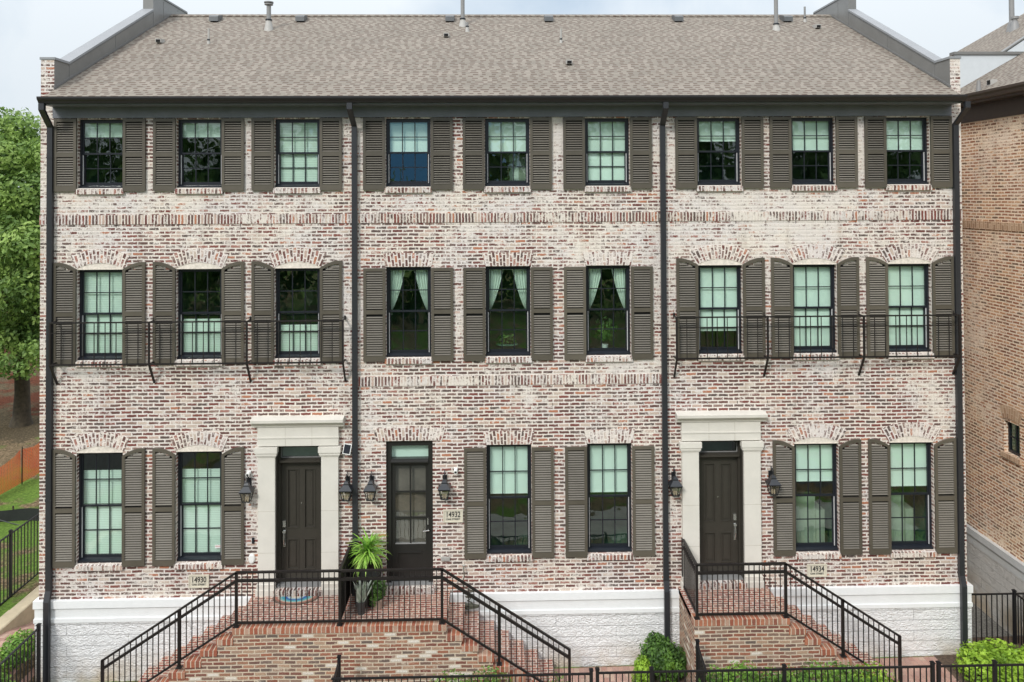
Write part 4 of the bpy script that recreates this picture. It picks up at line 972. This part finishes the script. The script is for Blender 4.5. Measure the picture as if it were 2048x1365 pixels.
# smooth
sm = []
for i in range(len(pts)-1):
    a, b = Vector(pts[i]), Vector(pts[i+1]); p0 = Vector(pts[max(i-1, 0)]); p3 = Vector(pts[min(i+2, len(pts)-1)])
    for t in (0, .33, .66): sm.append(.5*((2*a)+(-p0+b)*t+(2*p0-5*a+4*b-p3)*t*t+(-p0+3*a-3*b+p3)*t**3))
mb.tube(sm, .0105, 7); W('hose', mb, 'hose_rubber', S, smooth=True)

# doormat
mb = MB(); n = 32; cx, cy, rr = -3.74, -.16, .43
for k in range(n):
    a0, a1 = -math.pi*k/n, -math.pi*(k+1)/n
    for j in range(12):
        r0, r1 = rr*j/12, rr*(j+1)/12; g = lambda r_, a: (cx+r_*math.cos(a), cy+.66*r_*math.sin(a)*1.0, FLZ+.016)
        mb.face([g(r0, a1), g(r1, a1), g(r1, a0), g(r0, a0)][::-1], 0, [(j/12+.001, 0), ((j+1)/12-.001, 0), ((j+1)/12-.001, 0), (j/12+.001, 0)])
    mb.face([(cx+rr*math.cos(a0), cy+.66*rr*math.sin(a0), FLZ+.002), (cx+rr*math.cos(a0), cy+.66*rr*math.sin(a0), FLZ+.016), (cx+rr*math.cos(a1), cy+.66*rr*math.sin(a1), FLZ+.016), (cx+rr*math.cos(a1), cy+.66*rr*math.sin(a1), FLZ+.002)], 0, [(.99, 0)]*4)
tag(mb.build('doormat', 'mat_fibre'), 'half round doormat with rainbow arcs in front of the 14930 door', 'doormat')

# ---------------------------------------------------------------- planters
def blade(mb, o, yawa, tilt, L, wd, droop, tone, seg=5, mat=0):
    d = Vector((math.cos(yawa), math.sin(yawa), 0)); sx = Vector((-math.sin(yawa), math.cos(yawa), 0)); p = Vector(o); el = tilt; prev = None
    for k in range(seg+1):
        t = k/seg; ww = wd*(1-t**2.2)*.5*(.6+.4*min(1, t*4))+.0008; cur = (p-sx*ww, p+sx*ww)
        if prev: mb.face([prev[0], prev[1], cur[1], cur[0]], mat, None, tone)
        prev = cur; el2 = el-droop*t; p = p+(d*math.cos(el2)+Vector((0, 0, 1))*math.sin(el2))*(L/seg)
S = empty('potted_plant', (-2.37, -.36, FLZ), 'large black square planter with a spiky bright green yucca beside the stoop divider', 'potted plant', 'potted plants on the shared stoop')
mb = MB(); b0, b1, h_ = .19, .245, .66
q0 = [(-b0, -b0), (b0, -b0), (b0, b0), (-b0, b0)]; q1 = [(-b1, -b1), (b1, -b1), (b1, b1), (-b1, b1)]
for k in range(4):
    j = (k+1) % 4; mb.face([(*q0[k], 0), (*q0[j], 0), (*q1[j], h_), (*q1[k], h_)]); e = .90
    mb.face([(*q1[k], h_), (*q1[j], h_), (q1[j][0]*e, q1[j][1]*e, h_), (q1[k][0]*e, q1[k][1]*e, h_)]); mb.face([(q1[k][0]*e, q1[k][1]*e, h_), (q1[j][0]*e, q1[j][1]*e, h_), (q1[j][0]*e, q1[j][1]*e, h_-.06), (q1[k][0]*e, q1[k][1]*e, h_-.06)])
pt = mb.build('pot', 'pot_black', S); mb = MB(); mb.face([(-.22, -.22, h_-.05), (.22, -.22, h_-.05), (.22, .22, h_-.05), (-.22, .22, h_-.05)]); mb.build('soil', 'soil', pt)
mb = MB(); rnd = random.Random(5)
for k in range(150):
    t = rnd.random(); blade(mb, (rnd.uniform(-.04, .04), rnd.uniform(-.04, .04), .80+.16*t), rnd.uniform(0, 6.283), -.1+1.5*t+rnd.uniform(-.15, .15), rnd.uniform(.34, .52), .036, rnd.uniform(1.0, 2.1), min(1, max(0, .25+.45*(1-t)+rnd.uniform(-.2, .4))))
mb.build('foliage', 'yucca_leaf', S); mb = MB(); mb.tube([(0, 0, h_-.05), (0.01, 0, .85)], [.035, .028], 8); mb.build('stem', 'bark', S)
S = empty('potted_plant', (-2.42, -.78, FLZ), 'little dark grey pot with upright pale silvery leaves at the front of the stoop', 'potted plant', 'potted plants on the shared stoop')
mb = MB(); mb.lathe(0, 0, [(.062, 0), (.085, .20), (.09, .21), (.09, .235), (.078, .235), (.076, .21)], 18); mb.build('pot', 'pot_grey', S, smooth=True)
mb = MB()
for k in range(34): blade(mb, (rnd.uniform(-.05, .05), rnd.uniform(-.05, .05), .21), rnd.uniform(0, 6.283), rnd.uniform(1.0, 1.5), rnd.uniform(.28, .46), .085, rnd.uniform(-.1, .5), rnd.random())
mb.build('foliage', 'pale_leaf', S)
def leaf_cloud(mb, c, rad, n, size, rnd, base=.35, spread=.5, shell=.55, flat=.3, cl=1.6):
    c = Vector(c)
    for _ in range(n):
        d = Vector((rnd.gauss(0, 1), rnd.gauss(0, 1), rnd.gauss(0, 1))).normalized()
        rr = shell+(1-shell)*rnd.random()**.6; rr *= 1+.22*noise.noise((d*2.3+c))
        p = c+Vector((d.x*rad[0], d.y*rad[1], d.z*rad[2]))*rr
        nn = (d+Vector((rnd.gauss(0, .6), rnd.gauss(0, .6), rnd.gauss(flat, .6)))).normalized()
        a = nn.orthogonal().normalized(); a = Matrix.Rotation(rnd.uniform(0, 6.283), 3, nn) @ a; b = nn.cross(a)
        s = size*rnd.uniform(.6, 1.35); tone = base+spread*(noise.noise(p*cl)*.9+rnd.uniform(-.35, .35))
        mb.face([p-a*s*.6, p+b*s*.32+nn*s*.06, p+a*s*.6, p-b*s*.32+nn*s*.06], 0, [(0, 0), (1, 0), (1, 1), (0, 1)], max(.001, min(1, tone)))
S = empty('potted_plant', (-2.15, -.60, FLZ), 'bushy green plant in a pale clay pot beside the black planter', 'potted plant', 'potted plants on the shared stoop')
mb = MB(); mb.lathe(0, 0, [(.075, 0), (.10, .15), (.11, .155), (.11, .185), (.095, .185), (.09, .16)], 18); mb.build('pot', 'pot_clay', S, smooth=True)
mb = MB(); leaf_cloud(mb, (0, 0, .34), (.16, .15, .22), 900, .042, rnd, .25, .5, .3, cl=9); leaf_cloud(mb, (-.05, -.05, .20), (.11, .1, .14), 300, .04, rnd, .25, .5, .3, cl=9); mb.build('foliage', 'shrub_leaf', S)

# ---------------------------------------------------------------- shrubs and hedge
def shrub(label, cat, blobs, leaf, size, loc, dens=1., group=None, kind='shrub', base=.4):
    S = empty(kind, loc, label, cat, group); rd = random.Random(hash(label) % 1000 if False else len(label)*7)
    mb = MB()
    for (c, rad, n) in blobs: leaf_cloud(mb, c, rad, int(n*dens), size, rd, base, .55, .45, cl=4.5)
    W('foliage', mb, leaf, S)
    mb = MB()
    for k in range(7):
        a = k*.9; mb.tube([(loc[0]+.03*math.cos(a), loc[1]+.03*math.sin(a), loc[2]-.05), (loc[0]+.1*math.cos(a), loc[1]+.1*math.sin(a), loc[2]+.2), (loc[0]+.13*math.cos(a), loc[1]+.12*math.sin(a), loc[2]+.32)], [.018, .012, .006], 6)
    W('stem', mb, 'bark', S); return S
shrub('tall dark green shrub against the white plinth left of the small stoop', 'shrub',
      [((3.02, -.55, .50), (.36, .30, .30), 2600), ((2.98, -.50, .72), (.17, .15, .16), 700), ((3.18, -.5, .35), (.40, .3, .35), 2200)], 'shrub_leaf', .055, (3.0, -.5, 0), base=.30)
shrub('low bright green shrub at the left foot of the tall dark one', 'shrub', [((2.68, -.72, .32), (.17, .2, .27), 1300), ((2.66, -.7, .12), (.2, .2, .2), 500)], 'lime_leaf', .05, (2.68, -.7, 0), base=.45)
shrub('clipped green hedge between the small stoop wall and the foreground fence', 'hedge',
      [((3.75+.42*k, -1.82+.05*math.sin(k*2), .62+.05*math.sin(k*1.7)), (.36, .33, .40), 1500) for k in range(7)], 'shrub_leaf', .05, (5, -1.8, 0), kind='hedge', base=.55)
shrub('small yellow green bush behind the foreground fence at the foot of the right stair flight', 'shrub', [((6.45, -1.75, .68), (.38, .3, .30), 900)], 'lime_leaf', .045, (6.4, -1.75, 0), base=.5)
shrub('loose small shrub behind the fence in front of the shared stoop steps', 'shrub', [((-.75, -1.75, .62), (.42, .28, .36), 1100), ((-.1, -1.75, .66), (.45, .28, .38), 1300)], 'shrub_leaf', .045, (-.5, -1.75, 0), base=.5)
shrub('sparse little shrub behind the fence near the end of the left brick walk railing', 'shrub', [((1.0, -1.85, .66), (.25, .2, .32), 350)], 'shrub_leaf', .04, (1.0, -1.85, 0), base=.5)
shrub('low sprigs along the foot of the shared stoop front wall', 'shrub', [((-5.1+.55*k, -1.7, .38), (.18, .14, .22), 170) for k in range(7)], 'lime_leaf', .04, (-3.6, -1.7, 0), base=.4)
shrub('broad lime green hedge at the right corner in front of the neighbor house', 'hedge',
      [((8.95+.42*k, -.75+.12*math.sin(k*2.1), .28+.04*k*0+.04*math.sin(k*3)), (.44, .50, .40), 2300) for k in range(6)]+[((8.9+.5*k, -1.45, .22), (.4, .42, .38), 1500) for k in range(5)], 'lime_leaf', .062, (10, -.9, 0), kind='hedge', base=.5)
shrub('green shrub behind the near left fence beside the side path', 'shrub', [((-9.05, .15, .45), (.30, .40, .30), 1500), ((-9.3, -.35, .30), (.38, .40, .32), 1800), ((-9.0, -.7, .1), (.4, .3, .4), 1500)], 'shrub_leaf', .055, (-9.1, -.1, 0), base=.6)

# ---------------------------------------------------------------- left yard: kerb wall, nets, trees
mb = MB(); mb.prism([(-10.04, -.4), (-10.04, .505), (-10.02, .52), (-9.74, .52), (-9.72, .505), (-9.72, -.4)][::-1], -5, 14, axis='y')
for v in range(0): pass
tag(mb.build('kerb_wall', 'concrete'), 'low buff concrete kerb wall between the sloping lawn and the side path', 'kerb wall')
S = empty('safety_net', (-13.9, 8, .65), 'orange plastic safety netting staked across the lawn at far left', 'safety net')
mb = MB(); P = [(-14.25, 5.2, .58, .72), (-14.0, 7.0, .62, .72), (-13.86, 8.3, .66, .98), (-13.76, 9.2, .68, .92), (-13.5, 11, .70, .9), (-13.2, 13, .72, .9)]; run = 0
for (x0, y0, z0, h0), (x1, y1, z1, h1) in zip(P, P[1:]):
    l = math.hypot(x1-x0, y1-y0)
    for k in range(4):
        t0, t1 = k/4, (k+1)/4; q = lambda t, top: (x0+(x1-x0)*t+.03*math.sin(9*t+run)*top, y0+(y1-y0)*t, z0+(z1-z0)*t+(h0+(h1-h0)*t-.05*math.sin(math.pi*t))*top)
        mb.face([q(t0, 0), q(t1, 0), q(t1, 1), q(t0, 1)], 0, [(run+l*t0, 0), (run+l*t1, 0), (run+l*t1, .95), (run+l*t0, .95)])
    run += l
W('netting', mb, 'orange_net', S)
for (x, y, z, h_) in P[:-1]: mb = MB(); mb.bar((x+.02, y, z-.2), (x+.02, y, z+h_+.08), .022); W('stake', mb, 'bronze_metal', S)
S = empty('silt_fence', (-12.3, 5.7, .5), 'black cloth silt fence along the foot of the lawn', 'silt fence')
mb = MB(); n = 16
for k in range(n):
    xa, xb = -14.5+4.1*k/n, -14.5+4.1*(k+1)/n; f_ = lambda x: 5.75+.04*math.sin(x*5); t_ = lambda x: .87+.02*math.sin(x*3)
    mb.face([(xa, f_(xa), .5), (xb, f_(xb), .5), (xb, f_(xb)+.03, t_(xb)), (xa, f_(xa)+.03, t_(xa))]).face([(xa, f_(xa)+.012, .5), (xa, f_(xa)+.042, t_(xa)), (xb, f_(xb)+.042, t_(xb)), (xb, f_(xb)+.012, .5)])
W('cloth', mb, 'silt_cloth', S)
for x in (-13.9, -12.6, -11.3): mb = MB(); mb.bar((x, 5.83, .3), (x, 5.83, .95), .03); W('stake', mb, 'bark', S)
mb = MB(); mb.tube([(-13.2, 5.60, .80), (-12.5, 5.55, .62), (-11.9, 5.50, .50)], .012, 6); W('guy_cord', mb, 'pot_grey', S)

def tree(label, x, y, z, th, r_, lobes, n, size, leaf, rd, base=.4, group=None):
    S = empty('tree', (x, y, z), label, 'tree', group)
    mb = MB(); mb.tube([(x, y, z-.1), (x+.02, y, z+.35), (x+.04, y, z+1.2), (x, y, z+th), (x-.2, y+.1, z+th+1.5)], [r_*1.45, r_*1.02, r_*.86, r_*.8, r_*.5], 14)
    for k in range(7):
        a = k*.9+.3; e = Vector((math.cos(a)*2.2, math.sin(a)*2.0, 2.2+.4*(k % 3))); s_ = Vector((x, y, z+th-.3+.1*k))
        mb.tube([s_, s_+e*.4+Vector((0, 0, -.1)), s_+e], [r_*.45, r_*.28, r_*.1], 8)
    W('trunk', mb, 'bark', S, smooth=True)
    mb = MB(); tot = sum(q[1][0]*q[1][2] for q in lobes)
    for (c, rad) in lobes: leaf_cloud(mb, c, rad, int(n*rad[0]*rad[2]/tot), size, rd, base, .5, .35, cl=1.3)
    W('crown', mb, leaf, S); return S
rd = random.Random(11)
lobes = []
for k in range(46):
    a = rd.uniform(0, 6.283); rr = rd.random()**.5; zz = rd.random()
    w_ = math.sin(math.pi*min(1, .18+.82*zz)*.93)**.6
    lobes.append(((-19.0+3.7*w_*rr*math.cos(a), 14.6+3.2*w_*rr*math.sin(a), 3.9+8.0*zz), (rd.uniform(.9, 1.5), rd.uniform(.9, 1.4), rd.uniform(.55, .95))))
for (c, s) in (((-17.3, 13.2, 4.1), 1.0), ((-18.3, 13.0, 3.7), .9), ((-16.2, 13.6, 4.7), 1.1), ((-16.5, 13.4, 6.2), 1.3), ((-17.6, 12.6, 5.4), 1.4), ((-17.2, 13.2, 7.6), 1.5), ((-18.6, 13, 6.5), 1.4), ((-16.9, 13.6, 9.2), 1.3), ((-18.3, 13.4, 8.8), 1.5), ((-17.9, 14, 10.6), 1.3), ((-16.0, 12.9, 3.7), .8), ((-18.7, 12.6, 3.3), .8), ((-17.9, 12.9, 3.1), .6), ((-15.7, 13.4, 3.3), .8), ((-17.0, 12.3, 3.35), .75), ((-18.2, 12.2, 3.0), .7), ((-16.3, 12.4, 3.1), .6)):
    lobes.append((c, (s, s*.9, s*.62)))
tree('big leafy oak with thick trunk on the lawn at the left edge', -17.33, 14.1, .68, 3.0, .29, lobes, 56000, .15, 'oak_leaf', rd, .45)
for (x, y, hh, l) in ((-27, 27, 8.6, 'paler tree crown furthest left behind the oak'), (-21.5, 31, 9.4, 'round tree crown behind the oak toward the house')):
    lb = [((x+rd.uniform(-3, 3), y+rd.uniform(-2, 2), 3.2+rd.uniform(0, hh-1.2)), (1.7, 1.5, 1.2)) for _ in range(26)]
    tree(l, x, y, .9, 2.5, .25, lb, 12000, .24, 'oak_leaf', rd, .35)
# the wood across the street, behind the viewer: seen only as dark reflections in the panes
mb = MB(); rd2 = random.Random(2)
for k in range(26):
    x = -66+k*5.3; hh = 15+4*rd2.random(); y = -42-8*rd2.random()
    if -11 < x < -2: hh = 10.5
    leaf_cloud(mb, (x, y, hh*.5), (4.8, 3, hh*.52), 900, 1.1, rd2, .35, .6, .55, cl=.3)
tag(mb.build('tree_belt', 'wood_leaf'), 'belt of dark leafy trees mirrored in the window panes', 'trees', kind='stuff')

# ---------------------------------------------------------------- the neighboring house on the right
NX = 10.9
N = empty('neighbor_house', (NX+3, 3, 0), 'tan brick house at the right edge, its side wall facing the gap, small dark window', 'house')
def nwall(mb, y0, y1, z0, z1, hole):
    ys = sorted({y0, y1, hole[0], hole[1]}); zs = sorted({z0, z1, hole[2], hole[3]})
    for a, b in zip(ys, ys[1:]):
        for c, d in zip(zs, zs[1:]):
            if hole[0] <= (a+b)/2 <= hole[1] and hole[2] <= (c+d)/2 <= hole[3]: continue
            mb.face([(NX, b, c), (NX, a, c), (NX, a, d), (NX, b, d)])
    a, b, c, d = hole; D = NX+.16
    mb.face([(NX, a, c), (D, a, c), (D, a, d), (NX, a, d)]).face([(D, b, c), (NX, b, c), (NX, b, d), (D, b, d)]).face([(NX, b, c), (D, b, c), (D, a, c), (NX, a, c)]).face([(NX, a, d), (D, a, d), (D, b, d), (NX, b, d)])
hole = (1.02, 1.52, 3.47, 4.15); mb = MB(); nwall(mb, -3, 9, 1.35, 10.85, hole)
mb.face([(NX, -3, 1.3), (NX+8, -3, 1.3), (NX+8, -3, 10.85), (NX, -3, 10.85)]); W('wall', mb, 'neighbor_brick', N)
mb = MB(); mb.box(NX-.022, NX+.01, -3, 9, 8.20, 8.37)
mb2 = MB()
for f_, ml, q in zip(mb.f, mb.m, range(len(mb.f))): pass
W('soldier_course', mb, 'neighbor_soldier', N)
mb = MB(); mb.box(NX-.09, NX+8, -3.08, 9, 1.22, 1.37).box(NX-.05, NX+8, -3.05, 9, 1.02, 1.22); W('plinth_moulding', mb, 'grey_trim', N)
mb = MB(); mb.box(NX-.045, NX+8, -3.04, 9, -1.2, 1.02); W('plinth', mb, 'grey_block', N)
wn = MB(); D = NX+.09; a, b, c, d = hole
wn.box(D, D+.06, a, a+.04, c, d).box(D, D+.06, b-.04, b, c, d).box(D, D+.06, a+.04, b-.04, d-.04, d).box(D, D+.06, a+.04, b-.04, c, c+.06).box(D+.01, D+.05, (a+b)/2-.012, (a+b)/2+.012, c+.06, d-.04).box(D+.012, D+.048, a+.04, b-.04, (c+d)/2-.01, (c+d)/2+.01)
wo = W('window', wn, 'window_black', N); mb = MB(); mb.face([(D+.03, b, c), (D+.03, a, c), (D+.03, a, d), (D+.03, b, d)]); W('pane', mb, 'window_glass', wo)
mb = MB(); mb.box(D+.3, D+.32, a-.4, b+.4, c-.4, d+.4); W('room_interior', mb, 'room_wall', wo)
mb = MB(); mb.box(NX-.05, NX+.08, a-.06, b+.06, c-.10, c-.002); W('brick_sill', mb, 'neighbor_sill', N) if 'neighbor_sill' in M else W('brick_sill', mb, 'neighbor_soldier', N)
mb = MB(); n = 10
for k in range(n):
    s0, s1 = -1+2*k/n, -1+2*(k+1)/n; cyy = (a+b)/2; I = lambda s: (cyy-.27*s, d+.02+.05*(1-s*s)); O = lambda s: (cyy-.36*s, d+.28+.06*(1-s*s)); q = [I(s0), I(s1), O(s1), O(s0)]
    mb.face([(NX-.015, y, z) for y, z in q], 0, [(.3*s0, 0), (.3*s1, 0), (.3*s1, .26), (.3*s0, .26)])
W('brick_arch', mb, 'neighbor_soldier', N)
plain('dark_brown_trim', (.050, .036, .028), .4)
mb = MB(); mb.box(NX-.03, NX, -3, 8.9, 10.62, 10.98).box(NX-.34, NX, -3, 8.9, 10.98, 11.02); W('frieze_board', mb, 'dark_brown_trim', N)
GX = NX-.42; NS = .56
mb = MB(); mb.prism([(GX+.08, 11.02), (GX, 11.04), (GX-.02, 11.10), (GX-.05, 11.14), (GX-.05, 11.19), (GX+.08, 11.17)][::-1], -3, 8.9, axis='y'); W('gutter', mb, 'dark_brown_trim', N)
mb = MB()
def nroof(y0, y1, x1):
    z1 = 11.17+NS*(x1-GX); L_ = (x1-GX)*math.hypot(1, NS)
    mb.face([(GX, y1, 11.17), (GX, y0, 11.17), (x1, y0, z1), (x1, y1, z1)], 0, [(y1, 0), (y0, 0), (y0, L_), (y1, L_)])
nroof(-3, 3.10, GX+5.5); nroof(3.22, 9.0, GX+6.2)
mb.face([(GX, 9, 11.17), (GX+6.2, 9, 11.17+NS*6.2), (GX+12, 9, 11.17), (GX, 9, 11.0)], 1)
rf = W('roof', mb, ['shingles', 'white_stucco'], N)
# white fire wall that crosses the roof, with its dark coping, and the raked one beyond
mb = MB(); mb.box(GX+.42, NX+5.5, 3.10, 3.22, 10.9, 12.27); mb.face([(12.05, 3.095, 12.28), (15.2, 3.095, 12.28), (15.2, 3.095, 14.35), ]); mb.face([(12.05, 3.225, 12.28), (15.2, 3.225, 14.35), (15.2, 3.225, 12.28)]).face([(12.05, 3.095, 12.28), (15.2, 3.095, 14.35), (15.2, 3.225, 14.35), (12.05, 3.225, 12.28)])
fw = W('fire_wall', mb, 'white_stucco', N); mb = MB(); mb.box(GX+.38, NX+5.5, 3.06, 3.26, 12.27, 12.335); W('coping', mb, 'parapet_metal', fw)
mb = MB(); mb.bar((12.05, 3.16, 12.33), (15.2, 3.16, 14.38), .16, .03); W('raked_coping', mb, 'parapet_metal', fw)
def npipe(x, y, top, r_, cap=False):
    z = 11.17+NS*(x-GX); mb = MB(); mb.tube([(x, y, z-.1), (x, y, top)], r_, 10)
    if cap: mb.tube([(x, y, top-.05), (x, y, top+.02)], r_*1.5, 10)
    mb.tube([(x, y, z-.1), (x, y, z+.22)], [r_*2.2, r_*1.2], 12); W('vent_pipe', mb, 'pipe_grey', rf, smooth=True)
npipe(15.0, 7.0, 14.05, .07, True); npipe(15.12, 7.3, 15.6, .07); npipe(10.6, 1.75, 11.46, .028)
mb = MB(); x = 10.9; z = 11.17+NS*(x-GX); mb.box(x-.13, x+.02, 1.6, 1.74, z-.08, z+.06).box(x-.132, x-.128, 1.615, 1.725, z-.05, z+.045, 1); W('hood_vent', mb, ['flashing_pale', 'dark_void'], rf)
# furniture just inside the right house's ground floor windows
for x, l in ((6.15, 'pale sofa seen through the window beside the right lantern'), (7.95, 'pale sofa seen through the rightmost ground floor window')):
    mb = MB(); mb.box(x-.62, x+.25, .55, .80, 1.9, 2.95).box(x-.62, x+.25, .80, 1.5, 1.9, 2.55).box(x+.25, x+.42, .5, 1.5, 1.9, 2.70)
    o = mb.build('sofa', 'sofa_fabric'); tag(o, l, 'sofa', 'sofas behind the ground floor windows')
    bv = o.modifiers.new('soft', 'BEVEL'); bv.width = .07; bv.segments = 3
S = empty('house_plant', (2.2, .5, 5.9), 'green plant in a small white pot behind the right curtained window', 'potted plant')
mb = MB(); mb.lathe(0, 0, [(.05, .02), (.07, .14)], 14); mb.build('pot', 'white_plastic', S); mb = MB(); leaf_cloud(mb, (0, 0, .42), (.25, .15, .26), 160, .10, random.Random(4), .3, .5, .2, cl=5); mb.build('foliage', 'wood_leaf', S)
S = empty('bowl_of_plants', (.25, .5, 5.9), 'low planted bowl behind the middle curtained window', 'centrepiece')
mb = MB(); mb.lathe(0, 0, [(.06, .05), (.22, .16)], 16); mb.build('bowl', 'room_wall', S); mb = MB(); leaf_cloud(mb, (0, 0, .24), (.22, .12, .12), 140, .08, random.Random(6), .4, .5, .2, cl=5); mb.build('foliage', 'wood_leaf', S)
S = empty('house_plant', (.30, .32, 9.2), 'tall dark leaved plant before a white drape, behind the middle top floor window', 'potted plant')
mb = MB(); rnd = random.Random(8)
for k in range(14): blade(mb, (-.02, 0, .1+.04*k), rnd.uniform(0, 6.28), rnd.uniform(.1, 1.1), rnd.uniform(.15, .26), .10, 1.0, .05)
mb.build('foliage', 'wood_leaf', S); mb = MB(); mb.tube([(-.02, 0, -.2), (0, 0, .6)], .012, 6); mb.build('stem', 'bark', S)
S = empty('drape', (.45, .45, 9.2), 'white drape and pale pleated one at the right side of the middle top floor window', 'drape')
mb = MB(); mb.box(-.14, .05, 0, .02, 0, .62); mb.build('panel', 'curtain_fabric', S)
mb = MB(); mb.box(.05, .20, .01, .03, 0, .62); mb.build('lining', 'sofa_fabric', S)

mb = MB(); mb.box(-.055, .055, -.003, 0, -.032, .032).box(-.045, .045, -.004, -.003, .008, .014, 1).box(-.045, .045, -.004, -.003, -.006, .0, 1)
o = mb.build('window_sticker', ['white_plastic', 'red_ink'], None, (-5.30, .144, 2.32)); tag(o, 'small white sticker in a lower pane of the window left of the 14930 door', 'sticker')
